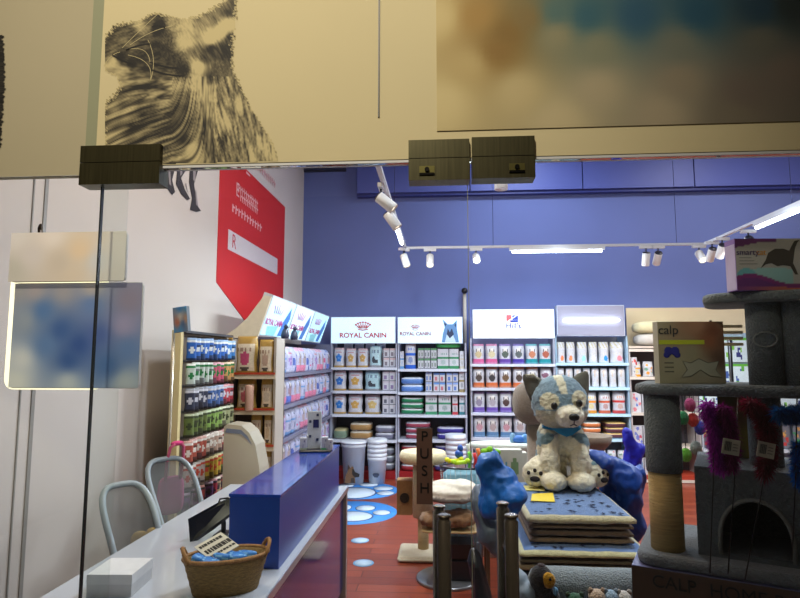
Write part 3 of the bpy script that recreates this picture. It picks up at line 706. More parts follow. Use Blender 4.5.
lying(frD, wD, zD[3], .36, .62, 3, .07, [(110,60,60),(206,120,70),(226,220,210)], 'brown orange pack', 'fourth shelf right of husky', gp)
lying(frD, wD, zD[3], .66, .97, 3, .07, [(150,140,196),(90,50,60),(226,190,120)], 'lilac pack', 'fourth shelf beside blue cloth', gp)
row(frD, wD, zD[4], [('small greenish jar pouch','mix',(110,140,120),(206,90,80),.40+.14*k,.53+.14*k,.18) for k in range(4)], 'lowest shelf', U, gp)
row(frD, wD, zD[3], [('dark small pouch','mix',(60,60,110),(190,90,90),.02+.11*k,.12+.11*k,.2) for k in range(3)], 'fourth shelf', U, gp)
# ---- unit E: cushions on top
frE, zE, wE = gondola(631, 700, [349, 377, 413, 447, 480], label='cream topped shelving holding cushions beside the grey cat tree', top_py=346, col=(206, 190, 176), back=(70, 62, 70), base=(170, 60, 40))
gp = 'cushions stacked on the cream shelving'
def cushion(name, w, d, h, col, loc, label, cat, rz=0, group=None, mt='fabric', e=.62):
    m = MB().ell((0, 0, h/2), (w/2, d/2, h/2), col, n=16, e=e)
    o = m.build(name, M[mt], None, loc, (0, 0, rz)); return tag(o, label, cat, group)
zt_ = at(660, 346, YF).z+.003
MB().box(.0, .0, zt_-.03, wE, .42, zt_-.003, (206,190,176)).build('top_board', M['painted'], [o for o in COL.objects if o.get('label','').startswith('cream topped')][0])
a_ = at(626, 308, BY-.03); struct(MB().box(a_.x, BY-.03, 0, EX-.01, BY-.004, a_.z, (226,206,170)).build('trim_7', M['painted']))
x_ = at(641, 330, YF+.2).x
cushion('pet_cushion', .62, .4, .17, (196,188,180), (x_+.22, YF+.21, zt_), 'grey white cushion, lower of two stacked on the shelving top', 'cushion', group=gp)
cushion('pet_cushion', .60, .4, .17, (226,214,170), (x_+.20, YF+.21, zt_+.168), 'cream cushion, upper of two stacked on the shelving top', 'cushion', group=gp)
U = 'beside grey cat tree'; gp = 'packs on the cream topped shelving'
zE_ = zE
row(frE, wE, zE[1], [('red and grey pouch','mix',(200,50,50),(120,120,130),.02,.15,.26),('orange yellow pouch','stripe',(236,160,40),(240,190,60),.03,.2,.2),('mixed orange pouch','mix',(226,150,50),(120,160,140),.22,.38,.2)], 'second shelf', U, gp)
for k, (z, c1, c2, nm2) in enumerate([(zE[2],(90,120,190),(206,120,130),'blue white'),(zE[3],(190,80,100),(110,120,190),'red white'),(zE[4],(120,150,190),(170,130,140),'pale blue')]):
    row(frE, wE, z, [(f'{nm2} printed pack','mix',c1,c2,.02+.16*j,.17+.16*j,.26,True) for j in range(3)], ['third','fourth','fifth'][k]+' shelf', U, gp)
# ---- unit F: pegboard wall behind the cat tree
a = at(701, 400, YF); b = at(812, 400, YF)
frF, zF, wF = gondola(701, 812, [415, 450, 482], label='white peg wall shelving glimpsed behind the grey cat tree', top_py=333, col=(206,214,226), back=(150,170,190), base=(120,60,50))
gp = 'hanging cards on the peg wall'
rr = random.Random(11)
def card_art(c1, c2, s):
    r = random.Random(s)
    q = [(r.uniform(.2,.8), r.uniform(.15,.85), r.uniform(.08,.2), r.choice([c1,c2])) for _ in range(4)]
    def f(u, v):
        if v > .9: return (96, 180, 60)
        for a_, b_, s_, c_ in q:
            if ring_(u, v, a_, b_, s_, s_*.7): return c_
        return (206, 224, 232)
    return f
hc = 0
MB().box(.0, .005, at(750,413,YF).z+.02, wF, .025, at(750,333,YF).z, (150,170,190)).build('peg_board', M['painted'], [o for o in COL.objects if o.get('label','').startswith('white peg wall')][0])
for r_, (pt, pb) in enumerate(((338, 362), (364, 388), (392, 412))):
    zb1 = at(750, pb, YF).z; hh = at(750, pt, YF).z-zb1
    for k in range(9):
        px = 706+k*11.6
        c1, c2 = rr.choice([((90,170,60),(60,90,160)), ((130,190,60),(40,50,120)), ((80,150,220),(110,170,230)), ((40,60,90),(120,190,70))])
        me = bag_mesh('hang_card', 10.6*YF/F, hh, .03, card_art(c1, c2, r_*20+k), nu=8, nv=10, box=True)
        p = at(px, pb, YF-.02)
        o = inst(me, 'blister_card', (p.x, YF-.0115, zb1), 0, f"white green printed hanging card, {ORD[k]} from left on {ORD[r_]} row of peg wall", 'blister pack', gp)
for k in range(9):
    me = cached(('toy', k % 3), lambda: bag_mesh('toycard', .14, .3, .05, art('mix', [(200,60,60),(60,150,90),(70,110,190)][k % 3], (226,170,90), base=(120,120,130), seed=k)))
    for j, z in enumerate((zF[1], zF[2])):
        if j and k > 4: continue
        put(me, 'toy_pack', frF, .10+k*.165, .12, z+.001, f"colourful toy pack, {ORD[k]} from left on {['middle','low'][j]} shelf under the peg wall", 'toy', 'toy packs under the peg wall')
# ================================================================== LEFT RUN along the wall (fronts face +x)
XL = -1.48; Y0 = 5.2; Y1 = 7.86
zl_ = [1.46, 1.16, .85, .55, .24]
frL = (XL, Y0, R(90)); wL = Y1-Y0
gondola(0, 0, None, label='long wall shelving of food bags along the left wall', frame=frL, w=wL, zs=zl_, top=1.8, col=(84,84,112), back=(60,56,76), base=(90,40,44), depth=.5)
gp = 'food bags on the long wall shelving'
rr = random.Random(5)
for r_, z in enumerate(zl_[:4]):
    n = 13
    for k in range(n):
        kind, c1, c2, ds = rr.choice([('band',(90,110,190),(150,120,130),'lilac blue bag'),('band',(206,120,150),(170,150,150),'pink white bag'),('stripe',(110,150,200),(70,80,110),'white blue striped bag'),('mix',(190,90,130),(80,100,170),'pale speckled bag'),('flower',(150,120,180),(190,190,210),'mauve emblem bag')])
        me = cached(('L', kind, c1, k % 3), lambda: bag_mesh('pack', .195, .262, .13, art(kind, c1, c2, base=(176,176,202), seed=k)))
        put(me, 'food_bag', frL, .14+k*(wL-.28)/(n-1), .085, z+.001, f"{ds}, {ORD[k]} from camera end on {ORD[r_]} shelf of left wall shelving", 'bag', gp, rz=rr.uniform(-.06, .06))
# tilted light boxes
tl = [(5.18, 6.06), (6.08, 6.96), (6.98, 7.86)]
xt, zt2 = -1.53, 2.185; xb, zb2 = -1.66, 1.815
for k, (ya, yb) in enumerate(tl):
    root = empty('light_box_sign', (xb, ya, zb2), 0, ['tilted light box sign nearest the camera above left wall shelving','middle tilted light box sign above the left wall shelving','farthest tilted light box sign above the left wall shelving'][k], 'sign', 'tilted light boxes over the left shelving')
    dxx = xt-xb; dz = zt2-zb2; nrm = Vector((dz, 0, -dxx)).normalized()
    m = MB(); P = [Vector((0,0,0)), Vector((dxx,0,dz)), Vector((dxx,0,dz))-nrm*.09, -nrm*.09]
    for y in (0, yb-ya): m.v += [p+Vector((0, y, 0)) for p in P]
    for f in ((0,1,2,3),(7,6,5,4),(0,4,5,1),(1,5,6,2),(2,6,7,3),(3,7,4,0)): m.face(list(f), (206, 206, 212))
    m.build('case', M['painted'], root)
    L = yb-ya; 
    def q(u, v, e=.003): return Vector((dxx*v, u*L, dz*v))+nrm*e
    m = MB()
    m.add([q(.02,.03),q(.98,.03),q(.98,.97),q(.02,.97)], [(0,1,2,3)], (190, 236, 250) if k != 1 else (214, 238, 250))
    m.build('face_panel', M['lb0.70'], root)
    m = MB()
    m.add([q(.62,.0+.05,.004),q(.8,.05,.004),q(.92,.55,.004),q(.84,.85,.004),q(.7,.5,.004)], [(0,1,2,3,4)], (70, 130, 210))
    m.add([q(.2,.03,.004),q(.5,.03,.004),q(.55,.3,.004),q(.15,.25,.004)], [(0,1,2,3)], (150, 220, 230))
    m.build('picture', M['logo'], root)
    rot = Matrix((Vector((0,1,0)), Vector((dxx,0,dz)).normalized(), nrm)).transposed().to_euler()
    text('ROYAL CANIN', .085, q(.36, .36, .0045), rot, (190, 60, 140), root, bold=.002)
    m = MB()
    for j in range(-2, 3): c = q(.36+j*.06, .6, .005); e_ = q(.36+j*.09, .82-.02*abs(j), .005); m.tube([c, e_], .007, (190, 130, 190), 5)
    m.build('crown_emblem', M['logo'], root)
# curved cream end bracket next to the first tilted box
P = [(265,295.5),(272,297),(258,338),(222,338),(236,329),(248,318),(257,306)]
yb_ = 5.165; pts = [at(x, y, yb_) for x, y in P]; o_ = pts[3]
m = MB().prism([(p.x-o_.x, p.z-o_.z) for p in pts], (0,0,0), (1,0,0), (0,0,1), (0,-.02,0), (226,214,190))
tag(m.build('end_bracket', M['card'], None, tuple(o_)), 'curved cream end bracket beside nearest tilted light box', 'bracket')
for k, (px, py) in enumerate(((285, 341), (294, 342))):  # sitting cat shapes stand in for dark bag tops
    q = onx(px, py, XL-.06)
    fg = empty('cat_figurine', (XL-.06, q.y, 1.801), R(70), ['dark sitting cat figurine nearest the camera on wall shelving top','dark sitting cat figurine behind the nearer one on shelving top'][k], 'figurine', 'dark cat figurines on the wall shelving')
    MB().lathe([(0,0),(.035,0),(.042,.03),(.03,.075),(.016,.10),(0,.105)], col=(48,52,74), n=14).build('figurine_body', M['plastic'], fg)
    MB().ell((0,-.01,.115), (.022,.024,.02), (48,52,74), n=10).build('head', M['plastic'], fg)
    for s in (-1, 1): MB().tube([(s*.012,-.01,.125),(s*.016,-.01,.15)], [.008,.001], (48,52,74), 8).build('ear', M['plastic'], fg)
# ---- endcap facing the camera
ex0, ex1 = -1.86, -1.405
zc_ = [1.465, 1.165, .865, .56, .25]
frN = (ex0, 4.86, 0); wN = ex1-ex0
gondola(0, 0, None, label='cream end shelving with red lips holding big bags', frame=frN, w=wN, zs=zc_, top=1.78, depth=.3, col=(222,204,170), back=(70,54,48), base=(200,190,160))
for k, z in enumerate(zc_):
    o = MB().box(0.0, -.012, z+.003, wN, -.005, z+.022, (190, 70, 40)).build('shelf_lip', M['plastic'], [o for o in COL.objects if o.get('label') == 'cream end shelving with red lips holding big bags'][0])
gp = 'big bags on the cream end shelving'; U = 'of cream end shelving'
G1 = (200,80,120)
row(frN, wN, zc_[0], [('narrow gold edged bag','gold',(206,130,90),(0,0,0),.0,.16,.34),('large gold bag with pink emblem','gold',G1,(0,0,0),.18,.62,.33),('gold bag with twisted top','gold',(190,160,140),(0,0,0),.64,.98,.30)], 'top shelf', U, gp, gy=.01)
row(frN, wN, zc_[1], [('narrow cream bag','gold',(206,150,120),(0,0,0),.0,.16,.26),('large cream bag with pink emblem','gold',(206,110,120),(0,0,0),.2,.6,.275),('curved cream bag','gold',(206,190,170),(0,0,0),.68,.96,.27)], 'second shelf', U, gp, gy=.04)
row(frN, wN, zc_[2], [('narrow cream bag','gold',(196,170,150),(0,0,0),.0,.2,.26),('plain cream bag','gold',(206,190,170),(0,0,0),.5,.74,.27),('cream bag with pale emblem','gold',(206,180,150),(0,0,0),.76,.99,.27)], 'third shelf', U, gp, gy=.04)
row(frN, wN, zc_[3], [('plain cream bag','gold',(206,190,170),(0,0,0),.5,.74,.27),('cream bag with pale emblem','gold',(206,180,150),(0,0,0),.76,.99,.27)], 'fourth shelf', U, gp, gy=.04)
m = MB().lathe([(.0,0),(.032,0),(.035,.01),(.035,.2),(.03,.215),(0,.215)], col=(222,180,160))
p = at(250, 412, 4.87); tag(m.build('treat_canister', M['plastic'], None, (p.x, 4.845, zc_[1]+.001)), 'pinkish tube canister before the large cream bag on end shelving', 'canister')
# ---- tall peg display of treat pouches
px_ = -1.755
disp = empty('peg_display', (-1.83, 4.40, 0), 0, 'tall cream framed peg display hung with treat pouches by left wall', 'display rack')
MB().box(-.02, -.53, 0, .045, -.49, 1.80, (226, 206, 150)).build('end_post', M['painted'], disp)
MB().box(-.02, -.48, .0, .005, .44, 1.78, (120, 104, 84)).build('back_board', M['painted'], disp)
MB().box(.006, -.48, 0, .10, .44, .10, (206, 190, 150)).build('base', M['painted'], disp)
MB().box(-.02, -.48, 1.782, .06, .44, 1.80, (60, 60, 66)).build('top_rail', M['painted'], disp)
rz_ = [1.77-.178*k for k in range(7)]
sch = [[(40,110,210)]*9+[(60,140,220)]*2, [(216,230,216)]*5+[(206,80,110)]*3+[(216,160,90)]*3, [(50,56,80)]*4+[(70,110,180)]*4+[(206,60,80)]*3, [(110,130,60)]*4+[(150,190,90)]*4+[(190,200,150)]*3, [(196,90,70)]*4+[(206,170,150)]*4+[(190,60,60)]*3, [(226,214,206)]*4+[(216,180,60)]*4+[(110,150,80)]*3, [(110,60,130),(190,60,80),(150,80,150),(206,90,90),(216,180,150),(110,70,130),(190,60,80),(216,190,150),(190,90,90),(150,80,150),(206,90,90)]]
acc = [(230,236,240),(30,120,60),(206,206,216),(60,70,40),(240,230,220),(206,80,60),(60,50,60)]
cn = ['bright blue','white green','dark blue','olive green','red cream','white yellow','purple red']
for r_, z in enumerate(rz_):
    for k in range(11):
        if r_ == 6 and k in (1, 4, 9): continue
        y = 3.98+k*.078; c = sch[r_][k]
        me = cached(('p', c, acc[r_], k % 3), lambda: bag_mesh('pouch', .074, .158, .016, (lambda c_, a_, s_: (lambda u, v: a_ if ring_(u, v, .5, .44+.05*s_, .3, .13) or .80 < v < .86 else (mixc(c_, (30,26,30), .6) if v < .14+.06*s_ or (s_ == 1 and .6 < v < .7) else (mixc(c_, (230,226,220), .55) if v > .9 or (s_ == 2 and u < .25) else mixc(c_, (60,56,60), .15)))))(c, acc[r_], k % 3), nu=6, nv=10))
        inst(me, 'treat_pouch', (px_, y, z-.172-rr.uniform(0,.01)), R(90-42+rr.uniform(-14, 14)), f"{cn[r_]} treat pouch, {ORD[k]} from cream post on {ORD[r_]} row of peg display", 'treat pouch', 'treat pouches on the peg display')
    m = MB()
    for k in range(11): m.tube([(.005, 3.98+k*.078-4.40, z-.012), (.10, 3.98+k*.078-4.40, z-.008)], .0022, (60,60,60), 4)
    m.build('peg_hooks', M['metal'], disp)
    MB().box(.005, -.47, z-.19, .02, .44, z-.176, (50,46,44)).build('rail', M['painted'], disp)
# small poster box on a pole beside the display
p = at(184, 332, 3.78)
ps_ = empty('poster_stand', (p.x, 3.78, 0), 0, 'small blue picture sign on a thin pole beside peg display', 'sign')
MB().tube([(-.07, 0, 0), (-.07, 0, p.z)], .008, (196, 188, 170), 8).build('pole', M['metal'], ps_)
MB().lathe([(0,0),(.09,0),(.09,.01),(0,.014)], (-.07,-.0,0), (190,184,170), sx=.6, sy=.6).build('base', M['metal'], ps_)
w = 17*3.75/F; h = 26*3.75/F
b_ = MB().box(-w/2, -.03, 0, w/2, .0, h, (110,122,134), m=Matrix.Translation((0,0,p.z)) @ Matrix.Rotation(R(-6), 4, 'Y') @ Matrix.Rotation(R(-14), 4, 'Z')).build('sign_case', M['card'], ps_)
g = idw([(0,0,(60,140,190)),(1,1,(70,150,200)),(.5,.6,(206,196,180)),(.3,.4,(190,110,80)),(.7,.3,(70,100,140)),(.5,.95,(60,130,190)),(.9,.5,(190,150,120)),(.5,.1,(70,140,190))])
Mx = Matrix.Translation((0,0,p.z)) @ Matrix.Rotation(R(-6), 4, 'Y') @ Matrix.Rotation(R(-14), 4, 'Z')
grid_print('picture', lambda u, v: Mx @ Vector((-w/2+w*u, -.0312, h*v)), 8, 10, g, M['mural'], ps_)
# cream rounded bin behind the desk
P = [(0,0),(.29,0),(.295,.3),(.29,.62),(.275,.80),(.24,.97),(.19,1.06),(.13,1.11),(.02,1.12),(0,1.10)]
p = at(223, 500, 4.3)
br_ = empty('storage_bin', (p.x+.01, 4.25, 0), 0, 'tall cream rounded panel bin standing before the end shelving', 'bin')
MB().prism([(x, z) for x, z in P], (0,0,0), (1,0,0), (0,0,1), (0,.22,0), (214, 204, 178), side=(176,166,146)).build('body', M['plastic'], br_)
MB().prism([(.01,1.06),(.13,1.05),(.18,1.01),(.215,.97),(.18,1.035),(.13,1.08),(.02,1.09)], (0,-.004,0), (1,0,0), (0,0,1), (0,.003,0), (130,140,160)).build('grey_stripe', M['plastic'], br_)
# ================================================================== RECEPTION DESK
DZ = at(279, 569.5, 2.46).z
desk = empty('reception_desk', (-1.05, 2.9, 0), 0, 'white topped reception desk with raised blue counter and blue front', 'desk')
def dl_(m, nm, mt): return m.build(nm, mt, desk)
def D(x, y, z): return (x+1.05, y-2.9, z)
def dbox(nm, x0, y0, z0, x1, y1, z1, col, mt): return MB().box(*D(x0,y0,z0), *D(x1,y1,z1), col).build(nm, M[mt], desk)
M['gloss'] = mat('gloss_laminate', None, .14, var=.02, vs=2, coat=.3)
M['satin'] = mat('satin_laminate', None, .3, var=.03, vs=2)
FX = onz(300, 551, DZ).x
YE = 4.05
x1b = at(280, 497, 2.46).x; x0b = at(230, 497, 2.46).x; ztop = at(255, 497, 2.46).z
dbox('worktop', -1.47, 1.72, DZ-.03, FX, YE, DZ, (192, 196, 204), 'gloss')
dbox('edge_trim', FX, 1.72, DZ-.03, FX+.006, YE, DZ+.001, (216, 218, 226), 'metal')
dbox('front_panel', FX-.05, 1.76, .08, FX-.02, YE-.055, DZ-.031, (30, 44, 112), 'gloss')
dbox('plinth', FX-.09, 1.8, 0, FX-.06, YE-.06, .08, (60, 40, 40), 'satin')
dbox('end_panel', -1.40, YE-.05, 0, FX-.0, YE-.002, DZ-.031, (140, 132, 126), 'satin')
dbox('end_panel', -1.40, 1.76, 0, FX-.06, 1.79, DZ-.031, (206, 204, 200), 'satin')
rc = dbox('raised_counter', x0b, 2.46, DZ+.001, x1b, 3.88, ztop, (24, 58, 140), 'satin')
dbox('counter_top', x0b-.004, 2.456, ztop, x1b+.004, 3.884, ztop+.012, (34, 66, 160), 'gloss')
# product stand on the raised counter
zt3 = ztop+.013
p = at(316, 455, 3.62)
ds = empty('counter_display', (p.x, 3.62, zt3), R(8), 'small white product stand on a dark tray on blue counter end', 'display stand')
MB().rbox(-.10, -.07, 0, .10, .07, .012, .01, (40, 40, 50)).build('tray', M['plastic'], ds)
MB().box(-.055, -.0, .013, .03, .03, .24, (206, 210, 216)).build('stand_panel', M['card'], ds)
MB().box(-.02, -.004, .14, .015, -.0005, .19, (26, 30, 90)).build('logo_square', M['card'], ds)
for x, z in ((-.045, .08), (-.045, .17), (.0, .21), (.0, .06)): MB().box(x, -.003, z, x+.014, -.0005, z+.016, (50, 60, 96)).build('printed_mark', M['card'], ds)
for k, (x, c, h) in enumerate([(-.075, (180,190,160), .07), (.055, (90,160,110), .075), (.085, (200,190,206), .06)]):
    o = bag_mesh('box', .04, h, .05, art('stripe', c, (120,120,150)), nu=5, nv=6, box=True)
    mtx = Matrix.Translation(ds.location) @ Matrix.Rotation(R(8), 4, 'Z'); q = mtx @ Vector((x, -.035, .013))
    inst(o, 'treat_carton', q, R(8), ['beige treat carton left on the counter tray','green treat carton on the counter tray','pale lilac treat carton at right of the counter tray'][k], 'box', 'treat cartons on the counter tray')
# white carton at the near corner
a = onz(86, 597, DZ); b = onz(131, 597, DZ)
w = (b-a).length; zt4 = at(110, 575.5, a.y).z-DZ
bm_ = empty('white_carton', (a.x, a.y, DZ+.001), math.atan2(b.y-a.y, b.x-a.x), 'plain white carton box at the near end of the white desk', 'box')
MB().box(0, 0, 0, w, .18, zt4-.012, (206, 206, 206)).build('carton_body', M['card'], bm_)
MB().box(-.001, -.001, zt4-.035, w+.001, .181, zt4, (222, 222, 222)).build('lid', M['card'], bm_)
# black card terminal stand
p = onz(205, 541, DZ)
ts = empty('payment_terminal', (p.x, p.y, DZ+.001), R(0), 'black tilted payment terminal screen beside the blue raised counter', 'terminal')
def pt(px, py, Y): q = at(px, py, Y); return q-Vector(ts.location)
Yt = p.y
m = MB(); sh = [pt(188, 519, Yt-.02), pt(219, 502, Yt+.10), pt(232, 497, Yt+.12), pt(235, 510, Yt+.10), pt(212, 528, Yt+.04), pt(190, 543, Yt-.02)]
n_ = Vector((.25, .5, -.3)).normalized()*.018
k = len(sh); m.v = sh+[q+n_ for q in sh]; m.face(list(range(k)), (20,22,26)); m.face(list(range(k, 2*k))[::-1], (30,30,34))
for i in range(k): m.face([i, (i+1)%k, k+(i+1)%k, k+i], (40,40,44))
m.build('screen', M['plastic'], ts)
MB().rbox(.02, .03, 0, .10, .13, .018, .012, (24,24,28)).build('base', M['plastic'], ts)
MB().tube([(.06,.08,.018), (.055,.09,.06), (.045,.10,.085)], .012, (26,26,30), 10).build('stem', M['plastic'], ts)
MB().tube([pt(218,505,Yt+.12), pt(220,499,Yt+.12), pt(228,498,Yt+.12), pt(232,501,Yt+.12)], .005, (24,24,28), 8).build('hook', M['plastic'], ts)
# basket
c1 = onz(208, 596, DZ); c2 = onz(262, 578, DZ)
bc = Vector((at(227, 560, 2.23).x, 2.225, DZ))
ang = R(26)
bk = empty('wicker_basket', (bc.x, bc.y, DZ+.001), ang, 'oval brown wicker basket of blue packs on the white desk', 'basket')
def oval(a, b, z, n=32): return [Vector((a*math.cos(2*math.pi*k/n), b*math.sin(2*math.pi*k/n), z)) for k in range(n)]
rg = [oval(.118+.037*t, .062+.028*t, .13*t) for t in [i/10 for i in range(11)]]
for i, r_ in enumerate(rg):
    s = 1+(.012 if i % 2 else 0)
    for q in r_: q.x *= s; q.y *= s
rg2 = [oval(.147-.034*t, .082-.026*t, .13-.122*t) for t in [i/4 for i in range(5)]]
m = MB(); m.rings(rg+rg2, (146, 116, 66), caps=True); m.build('body', mat('wicker_brown', None, .75, var=.35, vs=60, bump=1, bs=110, stretch=(1,1,4)), bk)
MB().tube(oval(.155, .090, .132), .0075, (150, 108, 62), 8, closed=True).build('rim', M['wicker2'] if 'wicker2' in M else M['fabric'], bk)
for s in (-1, 1):
    pts = [(s*(.138+.02*math.sin(a)), .045*math.cos(a), .128+.042*math.sin(a)) for a in [math.pi*k/12 for k in range(13)]]
    h = MB().tube(pts, .0075, (150, 108, 62), 8); h.tube([(x+.006*math.sin(i*1.9), y, z+.006*math.cos(i*1.9)) for i, (x, y, z) in enumerate(pts)], .004, (120, 84, 46), 6)
    h.build('handle', M['fabric'], bk)
Bm = Matrix.Translation(bk.location) @ Matrix.Rotation(ang, 4, 'Z')
for k, (x, y, r_, z) in enumerate([(-.06,-.02,.2,.120),(-.015,-.01,-.3,.128),(.035,-.02,.25,.126),(.075,.0,-.1,.124),(-.100,.01,1.2,.128),(.0,.035,.1,.122)]):
    m = MB().ell((0,0,0), (.038,.022,.014), (56,130,200), n=10, e=.6, colf=lambda i, j: (50,120,196) if (i+j) % 4 else (120,180,226))
    q = Bm @ Vector((x, y, z))
    o = m.build('blue_pack', M['nylon'], None, q, (R(12*(-1)**k), R(8), ang+r_))
    tag(o, ['small blue pack by the left handle side in wicker basket','small blue pack left of the basket centre','small blue pack right of the basket centre','small blue pack near the right basket handle','blue pack tucked in the left basket handle','blue pack at the back of the wicker basket'][k], 'pack', 'blue packs in the wicker basket')
# white card leaning in the basket
P = [at(x, y, Y) for x, y, Y in ((194,547,bc.y-.01),(212,561,bc.y-.05),(234,543,bc.y+.0),(221,532,bc.y+.05))]
P[2] = P[1]+P[3]-P[0]
m = MB(); n_ = (P[1]-P[0]).cross(P[3]-P[0]).normalized()*.003; o_ = P[0]
if n_.z < 0: n_ = -n_
m.v = [q-o_ for q in P]+[q-o_-n_ for q in P]
for f in ((0,1,2,3),(7,6,5,4),(0,4,5,1),(1,5,6,2),(2,6,7,3),(3,7,4,0)): m.face(list(f), (214, 208, 190))
cd = m.build('price_card', M['card'], None, o_); tag(cd, 'white card with rows of black print leaning in wicker basket', 'card')
if n_.z < 0: n_ = -n_
m = MB()
for r_, (v0, v1) in enumerate(((.12,.26),(.42,.64),(.76,.86))):
    k = 0; u = .08
    while u < .9:
        du = rr.uniform(.05, .11)
        q = [(P[0]-o_)+(P[3]-P[0])*a+(P[1]-P[0])*b+n_*.25 for a, b in ((u,v0),(u+du,v0),(u+du,v1),(u,v1))]
        m.add(q, [(0,1,2,3)], (30,28,26)); u += du+rr.uniform(.012, .03)
m.build('printed_text', M['card'], cd)
# ================================================================== OFFICE CHAIRS
def chair(px, py_top, Y, rz, hw, label, fcol=(150, 160, 166)):
    p = at(px, py_top, Y); zt = p.z
    root = empty('office_chair', (p.x, Y, 0), rz, label, 'chair', 'office chairs behind the desk')
    pts = []; N = 36; H = .46; zc0 = zt-H/2
    for k in range(N):
        a = 2*math.pi*k/N; x = math.copysign(abs(math.cos(a))**.55, math.cos(a)); z = math.copysign(abs(math.sin(a))**.6, math.sin(a))
        ww = hw*(.95+.08*z) ; pts.append(Vector((x*ww, .03*z*z+.15*z, zc0+z*H/2)))
    MB().tube(pts, .016, fcol, 10, closed=True).build('back_frame', M['plastic'], root)
    m = MB(); m.v = [Vector((0, .03, zc0))]+[q+Vector((0,.005,0)) for q in pts]
    for k in range(N): m.face([0, 1+k, 1+(k+1) % N], (126,130,130), True)
    m.build('back_mesh', M['netting'], root)
    MB().tube([(0, .04, zt-H-.01), (0, .09, zt-H-.08), (0, .04, .44), (0, -.1, .42)], .022, fcol, 8).build('back_support', M['plastic'], root)
    MB().rbox(-.2, -.42, .43, .2, .0, .50, .08, (96, 100, 106)).build('seat', M['fabric'], root)
    MB().tube([(0, -.22, .43), (0, -.22, .09)], .025, (60,60,64), 12).build('gas_column', M['metal'], root)
    b = MB()
    for k in range(5):
        a = 2*math.pi*k/5; b.tube([(0,-.22,.10), (.2*math.cos(a), -.22+.2*math.sin(a), .065)], [.025,.014], (70,72,76), 8)
    b.build('star_base', M['plastic'], root)
    for k in range(5):
        a = 2*math.pi*k/5; c_ = Vector((.2*math.cos(a), -.22+.2*math.sin(a), .029))
        MB().tube([c_-Vector((.018,0,0)), c_+Vector((.018,0,0))], .029, (40,40,44), 14).build('caster', M['plastic'], root)
    for s in (-1, 1):
        MB().tube([(s*.18,-.22,.45),(s*.23,-.22,.47),(s*.23,-.24,.62)], .014, (90,96,100), 8).build('arm_support', M['plastic'], root)
    return root
chair(138, 489, 2.90, R(55), .13, 'nearer grey mesh office chair behind the white desk')
c2_ = chair(180, 462, 3.56, R(55), .155, 'farther grey mesh office chair with pink bag showing through it')
# pink bag hung behind the farther chair
b0 = at(166, 508, 3.62)
pb = empty('pink_bag', (b0.x, 3.72, b0.z), R(52), 'pink bag with long straps hanging behind the farther office chair', 'bag')
MB().ell((0, .04, .05), (.085, .03, .12), (206, 84, 140), n=12, e=.5).build('bag_body', M['fabric'], pb)
for s in (-1, 1): MB().tube([(s*.05, .02, .15), (s*.055, .0, .27), (s*.045, -.02, .36), (s*.02, -.03, .385)], .010, (214, 96, 130), 8).build('strap', M['fabric'], pb)
MB().ell((.0, -.02, .385), (.045, .02, .016), (226, 70, 130), n=8).build('strap_loop', M['fabric'], pb)
b0 = at(152, 534, 3.25)
m = MB().ell((0,0,0), (.035,.03,.035), (226,180,50), n=10).ell((-.06,-.01,-.04), (.06,.03,.06), (196,160,60), n=10)
tag(m.build('yellow_toy', M['plush'], None, b0), 'yellow soft toy seen between the two office chairs', 'toy')
# ================================================================== FLOOR DECALS, BUCKETS
def decal(cx, cyY, r, label, toes, small=False):
    root = empty('floor_decal', (cx, cyY, .0), 0, label, 'floor decal', 'blue floor decals')
    MB().lathe([(0,.0005),(r,.0005),(r,.0025),(0,.0026)], n=40, col=(56,136,214)).build('disc', M['card'], root)
    for k, (x, y, rx, ry) in enumerate(toes):
        MB().lathe([(0,.0027),(1,.0027),(1,.0042),(0,.0043)], (0,0,0), (30,60,110), n=24, m=Matrix.Translation((x,y,0)) @ Matrix.Diagonal((rx*1.08,ry*1.12,.9,1))).build('pad_outline', M['card'], root)
        MB().lathe([(0,.0030),(1,.0030),(1,.0050),(0,.0051)], (0,0,0), (196,208,222), n=24, m=Matrix.Translation((x,y,0)) @ Matrix.Diagonal((rx,ry,1,1))).build('pad', M['card'], root)
def pxe(x0, x1, y0, y1, cx, cy):
    a = onz(x0, (y0+y1)/2, 0); b = onz(x1, (y0+y1)/2, 0); t = onz((x0+x1)/2, y0, 0); u = onz((x0+x1)/2, y1, 0)
    return ((a.x+b.x)/2-cx, (t.y+u.y)/2-cy, (b.x-a.x)/2, (t.y-u.y)/2)
r1 = .46; e = onz(398, 491, 0); cx = e.x-r1; cy = e.y+.0
decal(cx, cy, r1, 'farther large blue round decal with pale paw pads on wood floor', [pxe(*t, cx, cy) for t in ((332,375,488,498.5),(360,378,483.2,486.8),(374,393,486.8,490.6),(377,394,491.4,495.4),(340,354,484,487.5))])
e = onz(397, 513, 0); cx = e.x-.47; cy = e.y
decal(cx, cy, .47, 'nearer large blue round decal with pale paw pads on wood floor', [pxe(*t, cx, cy) for t in ((330,372,512,521.5),(356,375,505.8,511),(373,390,510.6,515.4),(334,351,505,511))])
for k, (x0, x1, y0, y1) in enumerate(((351,369,537.5,543.5),(353,374,559.5,566.5))):
    a = onz(x0, (y0+y1)/2, 0); b = onz(x1, (y0+y1)/2, 0); t = onz(x0, y0, 0); u = onz(x0, y1, 0); r_ = (b.x-a.x)/2
    root = empty('floor_decal', ((a.x+b.x)/2, (t.y+u.y)/2, 0), 0, ['small pale blue oval decal, farther of two on the floor','small pale blue oval decal, nearer of two on the floor'][k], 'floor decal', 'blue floor decals')
    MB().lathe([(0,.0005),(r_,.0005),(r_,.0025),(0,.0026)], n=30, col=(120,170,214)).build('disc', M['card'], root)
    MB().lathe([(0,.003),(r_*.82,.003),(r_*.82,.0045),(0,.0046)], n=30, col=(176,196,216)).build('pad', M['card'], root)
